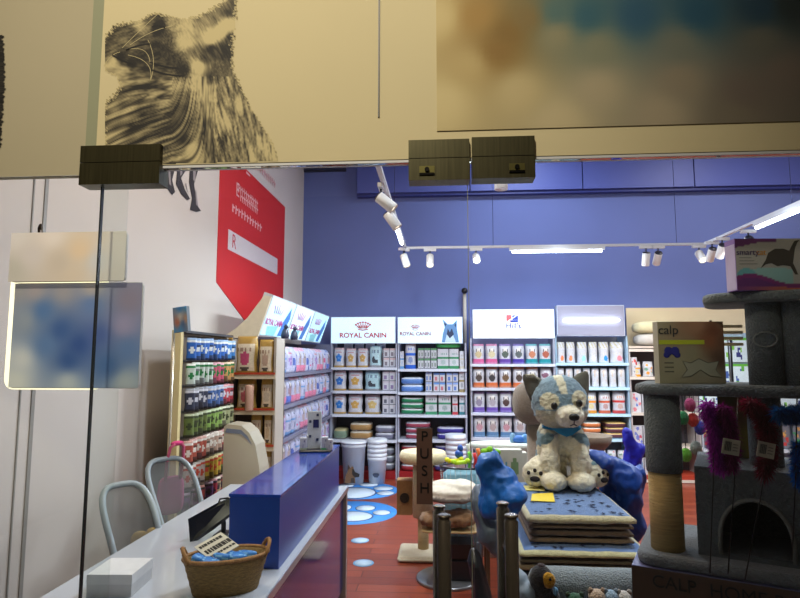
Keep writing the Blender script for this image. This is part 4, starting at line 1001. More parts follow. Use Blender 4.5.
def bucket(px, py_t, py_b, wpx, Y, label, lid=True, dog=True, stack=0):
    p = at(px, py_b, Y); zt = at(px, py_t, Y).z; r_ = wpx*Y/F/2
    root = empty('food_bucket', (p.x, Y, 0), 0, label, 'bucket', 'white food buckets')
    m = MB()
    if stack:
        m.lathe([(0,0),(r_*.80,0),(r_*.95,zt*.52),(r_*1.0,zt*.53),(r_,zt*.60)]+sum([[(r_*.97,zt*(.60+.1*k)),(r_*1.02,zt*(.605+.1*k)),(r_*1.02,zt*(.66+.1*k)),(r_*.98,zt*(.665+.1*k))] for k in range(4)], [])+[(r_,zt),(r_*.9,zt),(0,zt-.005)], col=(214,216,224), n=28)
    else:
        m.lathe([(0,0),(r_*.78,0),(r_*.93,zt*.86),(r_*1.0,zt*.87),(r_,zt*.93),(r_*.97,zt*.95)], col=(214,216,224), n=28, sy=.9)
    bd = m.build('bucket_body', M['plastic'], root)
    if lid: MB().lathe([(0,zt*.951),(r_*1.04,zt*.951),(r_*1.05,zt*.99),(r_*.98,zt),(0,zt)], col=(220,222,230), n=28, sy=.92).build('lid', M['plastic'], root)
    if dog:
        s = r_*1.1; m = MB()
        for poly, c in [([(-.5,.0),(-.45,.5),(-.3,.8),(-.28,1.25),(-.1,1.0),(.02,1.28),(.12,.95),(.22,.75),(.55,.62),(.5,.42),(.2,.38),(.25,0)], (120,88,64)), ([(.0,.95),(.12,.95),(.22,.75),(.55,.62),(.5,.42),(.2,.38),(.0,.6)], (40,34,34)), ([(-.3,.85),(-.28,1.2),(-.14,1.0)], (60,44,40)), ([(-.1,.0),(-.05,.35),(.15,.35),(.2,0)], (60,50,46))]:
            m.prism([(x*s, y*s) for x, y in poly], (0, -r_*.86-.004*(1+.3*len(m.f)/30), zt*.06), (1,0,0), (0,.10,1), (0,-.001,0), c)
        if stack:
            m = MB(); m.prism([(-.32*s,.5*s),(-.2*s,.62*s),(.2*s,.62*s),(.32*s,.5*s),(.15*s,.25*s),(-.15*s,.25*s)], (0,-r_*.97,.06), (1,0,0), (0,-.06,1), (0,-.001,0), (70,76,96))
        m.build('printed_dog' if not stack else 'printed_emblem', M['card'], root)
    return root
bucket(353.5, 441, 482, 25, 7.62, 'white lidded bucket with german shepherd picture beside the blue counter')
bucket(377, 438.5, 482, 19.5, 7.66, 'stack of white buckets with small dark emblem, right of lidded bucket', lid=False, stack=1)
bucket(456, 434, 482, 20, 7.66, 'stack of white buckets behind the wire toy basket', lid=False, dog=False, stack=1)
# ================================================================== ROUND CAT SCRATCHER AND BEDS
Y = 4.95; p = at(423, 456, Y)
sc_ = empty('scratching_tree', (p.x, Y, 0), 0, 'cream scratching tree with round plush top and square base', 'cat tree')
a = at(401, 540, Y)
MB().rbox(-.20, -.22, .0, .17, .14, .05, .03, (214, 200, 172)).build('base', M['plush'], sc_)
ztp = at(423, 450, Y).z
MB().tube([(0,0,.05),(0,0,.30)], .045, (196,172,130), 16).build('sisal_post', M['sisal2'] if 'sisal2' in M else M['fabric'], sc_)
MB().tube([(0,0,.30),(0,0,ztp-.09)], .085, (206,190,156), 18).build('post', M['plush'], sc_)
MB().lathe([(0,ztp-.10),(.17,ztp-.10),(.195,ztp-.08),(.20,ztp-.045),(.185,ztp-.01),(.15,ztp-.005),(.13,ztp-.03),(0,ztp-.035)], n=32, col=(222,204,164)).build('round_perch', M['plush'], sc_)
zb1, zb2_ = .33, at(404, 478, Y+.1).z
MB().box(-.22, .0, zb1-.02, -.09, .13, zb2_, (150,112,72)).build('side_box', M['fabric'], sc_)
MB().tube([(-.155,-.002,zb1+.12),(-.155,-.012,zb1+.12)], .04, (40,30,24), 20).build('hole', M['fabric'], sc_)
Y = 4.42; p = at(448, 566, Y)
st = empty('display_stand', (p.x, Y, 0), 0, 'round grey floor disc stand with black shelves carrying pet beds', 'stand')
r_ = 61*Y/F/2
MB().lathe([(0,0),(r_,0),(r_,.016),(r_*.96,.024),(0,.026)], n=40, col=(150,152,156)).build('base_disc', M['metal'], st)
zs1 = at(446, 526, Y).z; zs2 = at(446, 502, Y).z
MB().tube([(0,0,.026),(0,0,zs1-.012)], .022, (30,30,34), 14).build('post', M['plastic'], st)
MB().rbox(-.19, -.15, zs1-.012, .21, .15, zs1, .05, (190,160,110), tr=.002).build('shelf_plate', M['painted'], st)
MB().box(.02, -.1, .03, .20, .12, .16, (28,28,34)).build('black_crate', M['plastic'], st)
MB().box(.0, -.08, .17, .19, .12, .27, (36,34,40)).build('black_crate', M['plastic'], st)
def fold(nm, parts, col, label, cat, vox=.012, disp=.008, ds=12, mt='fabric', colf=None, group=None, smooth=5):
    o = blob(nm, parts, vox, colf or (lambda v: col), M[mt], disp=disp, ds=ds, smooth=smooth); return tag(o, label, cat, group)
def shift(o, loc): o.location = loc; return o
h1 = zs2-zs1
o = fold('pet_bed', [((-.02,0,.05),(.19,.15,.05)),((-.12,-.05,.06),(.09,.1,.05)),((.10,-.04,.07),(.12,.12,.06))], (140,100,62), 'brown fluffy pet bed under the cream one on round stand', 'pet bed', disp=.012, ds=25, mt='plush', group='pet beds on the round stand')
shift(o, (p.x-.0, Y, zs1+.002))
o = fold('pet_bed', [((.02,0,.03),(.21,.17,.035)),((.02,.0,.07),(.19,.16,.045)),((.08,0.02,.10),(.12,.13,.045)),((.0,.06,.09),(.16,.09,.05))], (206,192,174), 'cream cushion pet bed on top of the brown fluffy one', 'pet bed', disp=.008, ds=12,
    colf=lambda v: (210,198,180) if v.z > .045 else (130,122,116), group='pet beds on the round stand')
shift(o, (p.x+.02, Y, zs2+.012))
# ================================================================== WIRE TOY BASKET, TUB, PACKS
Y = 4.75; p = at(463, 468, Y)
wb = empty('wire_basket', (p.x, Y, .0), 0, 'tall wire basket full of bright plastic toys behind pet beds', 'basket')
zr = at(463, 466, Y).z; ra = 44*Y/F/2
MB().tube([(ra*math.cos(a), ra*.7*math.sin(a), zr) for a in [2*math.pi*k/30 for k in range(30)]], .008, (70,74,80), 8, closed=True).build('rim', M['metal'], wb)
m = MB()
for k in range(26):
    a = 2*math.pi*k/26; m.tube([(ra*math.cos(a), ra*.7*math.sin(a), zr), (ra*.8*math.cos(a), ra*.56*math.sin(a), .01)], .0025, (150,156,160), 4)
for j in range(1, 8):
    z = zr*j/8; s = .8+.2*j/8; m.tube([(ra*s*math.cos(a), ra*.7*s*math.sin(a), z) for a in [2*math.pi*k/24 for k in range(24)]], .0025, (150,156,160), 4, closed=True)
m.build('wire_sides', M['metal'], wb)
MB().lathe([(0,.004),(ra*.8,.004),(ra*.8,.012),(0,.012)], n=24, sy=.7, col=(150,156,160)).build('wire_floor', M['metal'], wb)
MB().lathe([(0,.014),(ra*.76,.014),(ra*.9,zr-.06),(ra*.7,zr-.03),(0,zr-.02)], n=24, sy=.66, col=(120,170,190)).build('filling_bag', M['print'], wb)
toys = [('yellow',(240,230,40),-.07,.0,.035,'bone'),('blue',(30,80,170),-.03,.02,.09,'ball'),('green',(110,200,60),.05,-.03,.04,'stick'),('red',(214,40,50),.09,-.02,.03,'stick'),('white',(220,220,210),.04,.05,.09,'stick'),('lime',(190,230,40),-.02,-.05,.03,'bone'),('orange',(230,120,50),.12,.02,.06,'stick')]
for nm2, c, x, y, z, kd in toys:
    m = MB()
    if kd == 'ball': m.ell((0,0,0), (.035,.035,.035), c).ell((.01,0,.045), (.024,.024,.03), c)
    elif kd == 'bone': m.tube([(-.05,0,0),(.05,0,.01)], .016, c, 10); m.ell((-.055,0,.012),(.022,.02,.02), c, 8); m.ell((.055,0,.02),(.022,.02,.02), c, 8)
    else: m.tube([(0,0,-.05),(.01,0,.03),(.0,0,.075)], [.014,.012,.016], c, 10)
    tag(m.build('pet_toy', M['plastic'], None, (p.x+x, Y+y, zr+z)), f'{nm2} plastic pet toy sticking out of the wire basket', 'toy', 'toys in the wire basket')
Y = 5.0
p = at(508, 446, Y)
tb = empty('plastic_tub', (p.x, Y, .0), 0, 'oval white plastic tub with pale green inside behind the cushions', 'tub')
zr = at(508, 443, Y).z; ra = 74*Y/F/2
MB().lathe([(ra*.8,0),(ra*.85,zr-.06),(ra,zr-.03),(ra*1.01,zr),(ra*.95,zr+.004)], n=36, sy=.42, col=(216,222,214)).build('tub_shell', M['plastic'], tb)
MB().lathe([(ra*.94,zr+.003),(ra*.86,zr-.012),(ra*.5,zr-.02),(0,zr-.022)], n=36, sy=.42, col=(150,206,120)).build('green_lining', M['plastic'], tb)
q = at(519, 441, Y)
m = MB().ell((0,0,.03),(.06,.04,.035),(40,100,180), n=10).ell((.05,.0,.03),(.04,.03,.045),(70,130,190), n=10).ell((-.05,.01,.035),(.025,.03,.05),(110,150,180), n=10)
tag(m.build('blue_toy', M['plastic'], None, (q.x, Y, zr+.0)), 'blue toy lying on the rim of the white tub', 'toy')
# printed packs in front of the tub
for k, (x0, x1, y0, y1, Yk, kd, c1, c2, lab) in enumerate([(487,503,449,477,3.90,'mix',(70,130,190),(214,110,70),'clear pack with orange and blue print beside blue nylon cushion'),(503,521,449,477,3.92,'mix',(96,150,180),(120,150,110),'pale printed pack between blue cushion and plush husky'),(514,526,452,474,4.03,'mix',(80,140,50),(140,190,170),'green cornered pack just left of plush husky')]):
    a = at(x0, y1, Yk); b = at(x1, y0, Yk); zb0 = .45
    me = bag_mesh('pack', b.x-a.x, b.z-zb0, .09, art(kd, c1, c2, base=(206,206,196), seed=40+k), nu=10, nv=22, box=True)
    inst(me, 'printed_pack', ((a.x+b.x)/2, Yk, zb0), 0, lab, 'pack', 'printed packs behind the blue cushion')
lt = empty('low_table', (0.36, 3.93, 0), 0, 'low table hidden behind the mats carrying printed packs', 'table')
MB().box(-.09, -.10, .43, .28, .16, .449, (120,90,60)).build('table_top', M['card'], lt)
for x, y in ((-.08,-.09),(.25,-.09),(-.08,.13),(.25,.13)): MB().box(x, y, 0, x+.02, y+.02, .43, (90,66,44)).build('leg', M['card'], lt)
# taupe cat tree behind the husky
Y = 4.32; p = at(536, 440, Y)
tt = empty('cat_tree', (p.x, Y, .0), 0, 'taupe cat tree with round pod behind the plush husky', 'cat tree')
zt5 = at(535, 381, Y).z; zpb = at(535, 425, Y).z
MB().rbox(-.16, -.18, 0, .5, .2, .04, .03, (120,106,92)).build('base', M['plush'], tt)
MB().tube([(0,0,.04),(0,0,zpb+.02)], .065, (136,120,106), 18).build('post', M['plush'], tt)
o = MB().ell((-.02, 0, (zt5+zpb)/2), (.145, .15, (zt5-zpb)/2), (124,110,98), n=18, e=.85).build('round_pod', M['plush'], tt)
MB().tube([(.36,.05,.04),(.36,.05,at(592,446,Y).z-.06)], .05, (110,98,88), 16).build('post', M['plush'], tt)
zq = at(594, 436, Y).z
MB().lathe([(0,zq-.12),(.09,zq-.12),(.155,zq-.05),(.165,zq),(.14,zq),(.08,zq-.07),(0,zq-.08)], (.385,.05,0), (138,118,100), 26).build('bowl_perch', M['plush'], tt)
m = MB().ell((0,0,0),(.09,.07,.10),(28,24,26), n=12, e=.8)
q = at(588, 458, 4.0)
q = at(588, 458, 4.37)-Vector(tt.location); m.build('black_cushion', M['nylon'], tt, q)  # loose black bag, grouped as a part of the cat tree
# ================================================================== MAT PILE
TZ = .855
cFL = onz(527, 515, TZ); cFR = onz(634, 515, TZ); mw = cFR.x-cFL.x; mx = (cFL.x+cFR.x)/2; my0 = cFL.y; MD = .78
def star(m, x, y, z, s, c):
    m.prism([(s*(1 if k % 2 == 0 else .5)*math.cos(math.pi*k/4), s*(1 if k % 2 == 0 else .5)*math.sin(math.pi*k/4)) for k in range(8)], (x, y, z), (1,0,0), (0,1,0), (0,0,.0012), c)
def matt(w, d, h, z, x, y, top, edge, label, prints=0, rz=0, seed=0, r=.05):
    root = empty('pet_mat', (x, y, z), rz, label, 'pet mat', 'pet mats in the pile')
    m = MB(); nx, ny = 26, 30; r_ = random.Random(seed)
    def P(i, j, side):
        u = -1+2*i/nx; v = -1+2*j/ny
        e = (1-abs(u)**9)*(1-abs(v)**9)
        zz = h/2+side*(h/2*(.35+.65*max(e, 0)**.3)+(.0045*noise.noise(Vector((i*.3+seed*9, j*.25, side*3)))))
        return Vector((u*w/2, v*d/2, zz))
    for s in (1, -1): m.v += [P(i, j, s) for j in range(ny+1) for i in range(nx+1)]
    K_ = (nx+1)*(ny+1)
    for j in range(ny):
        for i in range(nx):
            a = j*(nx+1)+i; edg = i in (0, nx-1) or j in (0, ny-1)
            m.face([a, a+1, a+nx+2, a+nx+1], edge if edg else top, True); m.face([K_+a, K_+a+nx+1, K_+a+nx+2, K_+a+1], edge, True)
    for i in range(nx): m.face([i, K_+i, K_+i+1, i+1], edge, True); b = ny*(nx+1)+i; m.face([b, b+1, K_+b+1, K_+b], edge, True)
    for j in range(ny): a = j*(nx+1); m.face([a, a+nx+1, K_+a+nx+1, K_+a], edge, True); b = a+nx; m.face([b, K_+b, K_+b+nx+1, b+nx+1], edge, True)
    m.build('mat_body', M['plush'], root)
    if prints:
        s = MB()
        for k in range(prints):
            star(s, r_.uniform(-.42, .42)*w, r_.uniform(-.45, .42)*d, h+.0045, r_.uniform(.009, .018), (24, 36, 66))
        s.build('dot_print', M['fabric'], root)
    return root
zz = TZ-.045
matt(mw, MD, .045, zz, mx, my0+MD/2, (96,128,176), (206,196,160), 'blue dotted pet mat with cream edge, topmost of the pile', 76, seed=1)
for k, (h, c1, nm2) in enumerate([(.027,(112,88,68),'grey brown folded pet mat, second in the pile'),(.032,(84,60,46),'dark brown folded pet mat in middle of the pile'),(.026,(128,100,74),'tan brown folded pet mat above the wide blue one')]):
    zz -= h+.0035
    matt(mw*.96, MD*.95, h, zz, mx+.005, my0+MD/2+.01, c1, mixc(c1,(150,130,110),.25), nm2, seed=3+k)
zz -= .040
zw = at(545, 556, my0-.05).z
matt(mw*1.18, MD*1.02, .036, zz, mx+.0, my0+MD/2-.06, (84,120,176), (206,200,156), 'wide blue dotted pet mat with pale edge, low in the pile', 36, seed=8)
zz -= .031; matt(mw*1.17, MD, .027, zz, mx+.0, my0+MD/2-.05, (70,60,50), (96,84,66), 'thin dark brown pet mat under the wide blue one', seed=9)
zz -= .036; matt(mw*1.24, MD, .033, zz, mx+.0, my0+MD/2-.05, (128,108,84), (140,118,92), 'tan pet mat at the bottom of the pile', seed=10)
zz -= .003
tb2 = empty('display_table', (mx, my0+MD/2-.05, 0), 0, 'dark low display table under the pile of pet mats', 'table')
MB().box(-mw*.62, -MD*.5, zz-.03, mw*.66, MD*.5, zz, (40,44,60)).build('table_top', M['card'], tb2)
for sx in (-1, 1):
    for sy in (-1, 1): MB().box(sx*mw*.58-.02, sy*MD*.46-.02, 0, sx*mw*.58+.02, sy*MD*.46+.02, zz-.031, (36,38,50)).build('leg', M['card'], tb2)
# yellow tags on the top mat
for k, (x0, x1, y0, y1, lab) in enumerate(((532,555,494,503,'bright yellow paper tag on the front of blue mat'),(520,545,486,492,'pale yellow tag at the left edge of blue mat'),(570,592,480,487.5,'yellow tag under the right front paw of husky'))):
    P = [onz(x0, y0+1, TZ), onz(x1-2, y0, TZ), onz(x1, y1, TZ), onz(x0-1, y1-1, TZ)]; o_ = P[0]
    m = MB(); m.prism([(q.x-o_.x, q.y-o_.y) for q in P], (0,0,.004), (1,0,0), (0,1,0), (0,0,.003), [(236,206,60),(206,196,120),(226,190,80)][k])
    tag(m.build('paper_tag', M['card'], None, o_), lab, 'tag', 'paper tags on the blue mat')
# ================================================================== HUSKY PLUSH
p = onz(563, 486, TZ+.004); kk = p.y/F
HB = (126, 152, 168); HC = (248, 238, 208); HD = (96, 92, 84)
def hk_(dx, dy, dz): return Vector(((dx-563)*kk, dy*kk, (486-dz)*kk))
def S_(x, z, y, rx, rz, ry, rot=(0,0,0)): return (hk_(x, y, z), (rx*kk, ry*kk, rz*kk), rot)
hu = empty('plush_husky', (p.x, p.y+.0, TZ+.006), 0, 'large sitting blue grey and cream husky plush toy on mat pile', 'plush toy')
parts = [S_(565, 462, 16, 25, 25, 19), S_(564, 443, 10, 23, 24, 18), S_(563, 430, 6, 17, 12, 15),
         S_(562, 407, 0, 27.5, 24, 23), S_(562, 415, -4, 26, 18, 20), S_(562, 396, 0, 22, 15, 18),
         S_(567, 419, -20, 13, 10, 13), S_(567, 416, -28, 8, 6.5, 8),
         S_(549, 448, -4, 11, 16, 11), S_(549, 463, -12, 9.5, 18, 10), S_(551, 478, -19, 12, 9, 14),
         S_(576, 448, -4, 12, 16, 11), S_(577, 463, -12, 9.5, 18, 10), S_(576, 478.5, -19, 12.5, 8.8, 14),
         S_(544, 472, 2, 14, 14, 18), S_(535, 473, -10, 11.5, 12.5, 8, (R(-12),0,R(-14))),
         S_(588, 472, 2, 14, 14, 18), S_(594, 474, -8, 11, 11.5, 8, (R(-10),0,R(24)))]
def hcol(v):
    x = v.x/kk+563; z = 486-v.z/kk; y = v.y/kk
    n = 1.6*noise.noise(v*30)
    if z < 436+n:      # head
        if ((x-567)/(14+n))**2+((z-419)/11)**2 < 1 and y < -8: return (244, 236, 212)
        if ((x-549)/8.5)**2+((z-405)/8)**2 < 1 and y < -2: return (224, 216, 184)
        if ((x-577)/8)**2+((z-403)/8)**2 < 1 and y < -2: return (224, 216, 184)
        if abs(x-560.5+(z-385)*-.15) < 4.2-(z-385)*.08 and z < 398 and y < 6: return (222, 216, 188)
        if z > 416+abs(x-565)*.15: return (206, 198, 172)
        if z > 414 and z < 424 and y < -10: return (190, 186, 168)
        return HB
    if z < 448+n*2 and abs(x-563) > 0: 
        if y < 0 and abs(x-563) < 4+(z-436)*1.5+n*2: return HC
        return (116, 146, 158)
    if x > 588+n and z < 464: return (124, 156, 164)
    if y > 10 and z < 470: return (124, 150, 160)
    return HC
blob('plush_body', parts, .0075, hcol, M['plush'], hu, disp=.006, ds=55, smooth=5)
def hadd(nm, m, mt='plastic'): return m.build(nm, M[mt], hu)
def hp(x, z, y): return tuple(hk_(x, y, z))
for x, z, y in ((552.5, 409, -23), (575.5, 406.5, -22.5)):
    e = MB().ell(hp(x, z, y), (3.2*kk, 2.6*kk, 3.5*kk), (16,14,16), n=12); e.build('eye', M['plastic'], hu)
hadd('nose', MB().ell(hp(567.5, 418, -36), (4.8*kk, 3*kk, 3.2*kk), (22,18,20), n=12, e=.85))
hadd('mouth', MB().tube([hp(567.5,421,-36.5), hp(567.5,424.5,-34.5), hp(564.5,426,-32.5)], .55*kk, (90,74,70), 6).tube([hp(567.5,424.5,-34.5), hp(570.5,426,-32.5)], .55*kk, (90,74,70), 6), 'fabric')
def ear(sx, tipx, tipz, bx0, bz0, bx1, bz1, inner):
    m = MB(); rings = []
    for t in (0, .25, .5, .75, .93, 1):
        cx = ((bx0+bx1)/2)*(1-t)+tipx*t; cz = ((bz0+bz1)/2)*(1-t)+tipz*t; hw = math.hypot(bx1-bx0, bz1-bz0)/2*(1-t)**.55*(1.12 if t < .6 else 1)+.4
        dx_, dz_ = (bx1-bx0), (bz1-bz0); L = math.hypot(dx_, dz_); dx_ /= L; dz_ /= L
        rings.append([hk_(cx+dx_*hw*math.cos(a), 2+3.6*math.sin(a)*(1-t*.6), cz+dz_*hw*math.cos(a)) for a in [2*math.pi*k/16 for k in range(16)]])
    m.rings(rings, HB, colf=lambda i, j: inner if j >= 8 else HB); o = m.build('ear', M['plush'], hu)
ear(-1, 528, 381, 536, 406, 549, 389, (104,100,90))
ear(1, 590, 378, 574, 387, 588, 404, (112,110,98))
hadd('ear_tuft', MB().tube([hp(530,381.5,-1.5), hp(537,380.5,-1), hp(542,385,-1)], 1.0*kk, (214,206,180), 6), 'plush')
b = MB().lathe([(16*kk, -.012),(18.5*kk, -.006),(18*kk, .012),(15*kk,.014)], hp(563.5, 431, 2), (30, 124, 170), 28, sy=.9); hadd('collar', b, 'fabric')
m = MB().prism([(-14,1),(14,1),(6,-5),(0,-7),(-7,-4)], hp(564, 431, -16.5), (kk,0,0), (0,0,kk), (0,-.006,0), (36,132,178)); hadd('bandana', m, 'fabric')
def pads(cx, cz, y, s, rz):
    mm = Matrix.Translation(hp(cx, cz, y)) @ Matrix.Rotation(rz, 4, 'Z') @ Matrix.Rotation(R(-12), 4, 'X')
    m = MB().ell((0,-.0,-3.4*kk*s), (4.4*kk*s, 1.3*kk, 2.6*kk*s), (34,28,30), n=10, m=mm); m.build('paw_pad', M['fabric'], hu)
    for dx_, dz_ in ((-5.4, 1.6), (0, 3.8), (5.2, 1.6)):
        MB().ell((dx_*kk*s, 0, dz_*kk*s), (1.7*kk*s, 1.2*kk, 1.9*kk*s), (34,28,30), n=8, m=mm).build('toe_pad', M['fabric'], hu)
pads(534, 473, -17.6, 1.05, R(-14)); pads(597.5, 474, -15.2, .95, R(24))
hadd('hang_tag', MB().box(*hp(562.5, 472, -22), *hp(566, 464, -21.6), (232,228,220)).tube([hp(564,464,-21.8), hp(563.5,458,-20)], .3*kk, (200,196,190), 5), 'card')
# ================================================================== BLUE NYLON CUSHIONS
def px3(x, y, Y): return at(x, y, Y)
def nyl(nm, lst, colf, label, cat, base, disp=.012, ds=9, group=None, vox=.012):
    kb = base[2]/F; o0 = at(*base)
    ps = [((at(x, z, base[2]+dy)-o0), (rx*kb, ry, rz_*kb), rot) for x, z, dy, rx, rz_, ry, rot in lst]
    o = blob(nm, ps, vox, lambda v: colf(v/kb), M['nylon'], disp=disp, ds=ds, smooth=5); o.location = o0
    return tag(o, label, cat, group)
nyl('nylon_cushion', [(489,474,0,12,22,.07,(0,R(-6),0)),(493,466,0,11,14,.07,(0,R(20),0)),(502,482,-.03,14,16,.08,(0,R(38),0)),(512,496,-.06,13,14,.08,(0,R(30),0)),(492,500,0,15,18,.09,(0,0,0)),(516,508,-.06,7,12,.06,(0,R(10),0)),(486,462,0,8,9,.06,(0,0,0))],
    lambda v: (0,96,184), 'bright blue nylon cushion slumped left of the mat pile', 'cushion', (495,490,2.75), group='blue nylon cushions', disp=-.022, ds=6, vox=.009)
nyl('nylon_cushion', [(603,462,.0,18,9,.10,(0,R(30),0)),(622,478,-.0,20,16,.12,(0,R(35),0)),(630,498,0,14,20,.10,(0,0,0)),(618,492,.05,18,16,.1,(0,0,0)),(632,520,0,11,22,.08,(0,0,0)),(640,480,.05,6,18,.05,(0,0,0))],
    lambda v: (6,66,158), 'large dark blue nylon cushion right of the plush husky', 'cushion', (620,488,3.55), group='blue nylon cushions', disp=-.032, ds=4.5, vox=.012)
nyl('grey_cushion', [(482,515,0,10,22,.08,(0,R(-12),0)),(490,530,0,14,20,.09,(0,R(-25),0)),(503,545,-.02,12,13,.08,(0,0,0)),(478,498,.02,7,14,.06,(0,0,0))],
    lambda v: (92,104,120), 'dark grey fabric cushion under the bright blue nylon one', 'cushion', (488,520,2.85), disp=-.016, ds=7)
nyl('blue_cloth', [(631,445,0,6,17,.05,(0,R(-14),0)),(638,457,0,6,14,.05,(0,R(20),0)),(629,465,.02,7,16,.05,(0,0,0)),(626,433,0,4,6,.04,(0,0,0)),(629,485,.02,6,16,.05,(0,0,0)),(628,510,.02,7,20,.05,(0,0,0)),(628,538,.02,7,24,.05,(0,0,0))],
    lambda v: (20,24,170) if v.z > -10 or True else (0,0,0), 'deep royal blue cloth bag hanging beside the right shelving', 'bag', (631,455,4.6), disp=-.02, ds=6)
nyl('neon_toy', [(485,452,0,4.5,3.5,.02,(0,0,0)),(490,450,0,4,4,.02,(0,0,0)),(497,452,0,4,3.5,.02,(0,0,0)),(492,453,0,8,2.6,.02,(0,0,0))],
    lambda v: (150,230,30) if v.x < 1.5 or v.x > 4 else (30,60,120), 'neon green toy on top of the bright blue cushion', 'toy', (491,451,2.80), disp=.003, ds=30, vox=.004)
nyl('black_bag', [(478,575,0,8,26,.07,(0,R(-10),0)),(484,610,0,10,40,.07,(0,R(-12),0)),(484,670,0,10,45,.07,(0,0,0))], lambda v: (30,34,44), 'black fabric bag on the floor left of the steel handle', 'bag', (480,585,2.75), disp=.01, ds=10)
# grey bolster bed, bolster and small toys in front
o0 = at(595, 574, 2.30)
def bol(nm, a, b, r, col, label, cat, n=20):
    a = Vector(a); b = Vector(b); d = (b-a); pts = [a+d*t for t in (0, .03, .10, .3, .5, .7, .9, .97, 1)]; rr_ = [r*.35, r*.8, r, r*1.02, r*.99, r*1.02, r, r*.8, r*.35]
    m = MB().tube([q-a for q in pts], rr_, col, n); return tag(m.build(nm, M['plush'], None, a), label, cat)
Yb = 2.38; zB = at(595, 584, Yb).z
bol('bolster_cushion', (at(528,584,Yb).x, Yb, zB), (at(668,580,Yb).x, Yb, zB-.004), .062, (136,146,152), 'long grey plush bolster lying below the mat pile', 'cushion')
tz2 = zB-.063
tb3 = empty('display_table', (.47, 2.29, 0), 0, 'low dark table carrying the grey bolsters and small toys', 'table')
MB().box(-.25, -.17, tz2-.03, .25, .17, tz2-.001, (46,50,58)).build('table_top', M['card'], tb3)
for sx in (-1, 1):
    for sy in (-1, 1): MB().box(sx*.22-.02, sy*.14-.02, 0, sx*.22+.02, sy*.14+.02, tz2-.031, (36,38,50)).build('leg', M['card'], tb3)
Yc = 2.2
nyl('bolster_cushion', [(520,582,.0,9,12,.05,(0,R(-20),0)),(527,594,-.03,10,12,.05,(0,R(-20),0)),(514,574,.02,8,9,.05,(0,0,0)),(513,594,0,10,14,.05,(0,0,0))], lambda v: (132,146,160), 'blue grey plush bed corner standing right of the steel handles', 'cushion', (520,585,Yc+.05), disp=.004, ds=30, vox=.008)
bp = at(543, 587, Yc); kb = Yc/F
pg = empty('plush_penguin', (bp.x, Yc, at(543,606,Yc).z), 0, 'small black plush bird with yellow face before the bolster', 'plush toy')
bz = at(543,606,Yc).z
def q_(x, y): v = at(x, y, Yc); return (v.x-bp.x, 0, v.z-bz)
MB().ell(q_(541,579), (11*kb, .036, 13*kb), (36,32,34), n=14).build('head', M['plush'], pg)
MB().ell(q_(546,598), (13*kb, .04, 13*kb), (34,30,34), n=14).build('plush_body', M['plush'], pg)
x_, y_, z_q = q_(547,577.5); MB().ell((x_, -.028, z_q), (6.5*kb, .012, 7.2*kb), (226,164,30), n=12).build('face_patch', M['plush'], pg)
MB().ell((x_+.004, -.041, z_q+.008), (1.3*kb,.003,1.3*kb), (20,18,18), n=8).build('eye', M['plastic'], pg)
MB().ell((q_(554,588)[0], -.03, q_(554,588)[2]), (2.4*kb,.01,4*kb), (120,170,206), n=8).build('blue_tag', M['fabric'], pg)
x_, y_, z_q = q_(541,566); MB().ell((x_, 0, z_q), (4*kb, .015, 2.5*kb), (50,30,30), n=8).build('head_tuft', M['plush'], pg)
for k, (px_c, py_c, r_, c, lab) in enumerate([(597,597,8,(206,178,150),'small beige plush toy head at the bottom before the bolster'),(611,597,7,(150,176,196),'small pale blue plush toy beside the beige one'),(624,598,7,(206,200,190),'small cream plush toy next to the carton corner'),(575,602,9,(40,90,60),'dark green plush toy between the bird and beige toy')]):
    q = at(px_c, py_c, Yc)
    root = empty('plush_toy', (q.x, Yc, q.z), 0, lab, 'plush toy', 'small plush toys before the bolster')
    m = MB().ell((0,0,0), (r_*kb,.03,r_*kb*.9), c, n=12).ell((0,.01,-.05), (r_*kb,.03,.04), c, n=10); m.build('plush_body', M['plush'], root)
    for s in (-1, 1):
        MB().ell((s*r_*kb*.7, 0, r_*kb*.7), (.010,.008,.012), mixc(c,(60,40,30),.3), n=8).build('ear', M['plush'], root)
        MB().ell((s*.010, -.03, .005), (.003,.002,.003), (20,18,18), n=6).build('eye', M['plastic'], root)
# ================================================================== GREY CAT TREE BY THE GLASS
A0 = -R(25)
foot = at(668, 548, 1.92); TB = foot.z
TM = Matrix.Translation((foot.x, foot.y, 0)) @ Matrix.Rotation(A0, 4, 'Z')
ct = empty('cat_tree', (foot.x, foot.y, TB-.035), A0, 'big grey plush cat tree with arched house and tan sisal post', 'cat tree')
def cz(z): return z-(TB-.035)
GP = (92, 98, 102)
def locY(px, ly):     # local x on the line ly that projects to px
    best = None
    for i in range(-200, 1200):
        lx = i*.001; q = TM @ Vector((lx, ly, 1.5)); d = q-CP; X = d.dot(RGT)/d.dot(FWD)*F+400
        if best is None or abs(X-px) < best[0]: best = (abs(X-px), lx)
    return best[1]
def zat(px, py, lx, ly):
    q = TM @ Vector((lx, ly, 0)); return at(px, py, q.y).z
MB().rbox(-.085, -.095, 0, .62, .33, .035, .06, (104,108,112), tr=.012).build('base_board', M['plush'], ct)
zsis = zat(668, 471, 0, 0); zp1 = zat(668, 394, 0, 0); P1T = .034
MB().lathe([(0,cz(TB)),(.049,cz(TB)),(.049,cz(zsis)),(0,cz(zsis))], n=28, col=(204,170,112)).build('sisal_post', M['sisal_t'], ct)
MB().lathe([(0,cz(zsis)),(.052,cz(zsis)),(.054,cz(zsis)+.02),(.053,cz(zp1)),(0,cz(zp1))], n=28, col=GP).build('plush_post', M['plush'], ct)
MB().rbox(-.075, -.075, cz(zp1), .64, .26, cz(zp1)+P1T, .06, GP, tr=.012).build('platform', M['plush'], ct)
P1 = zp1+P1T
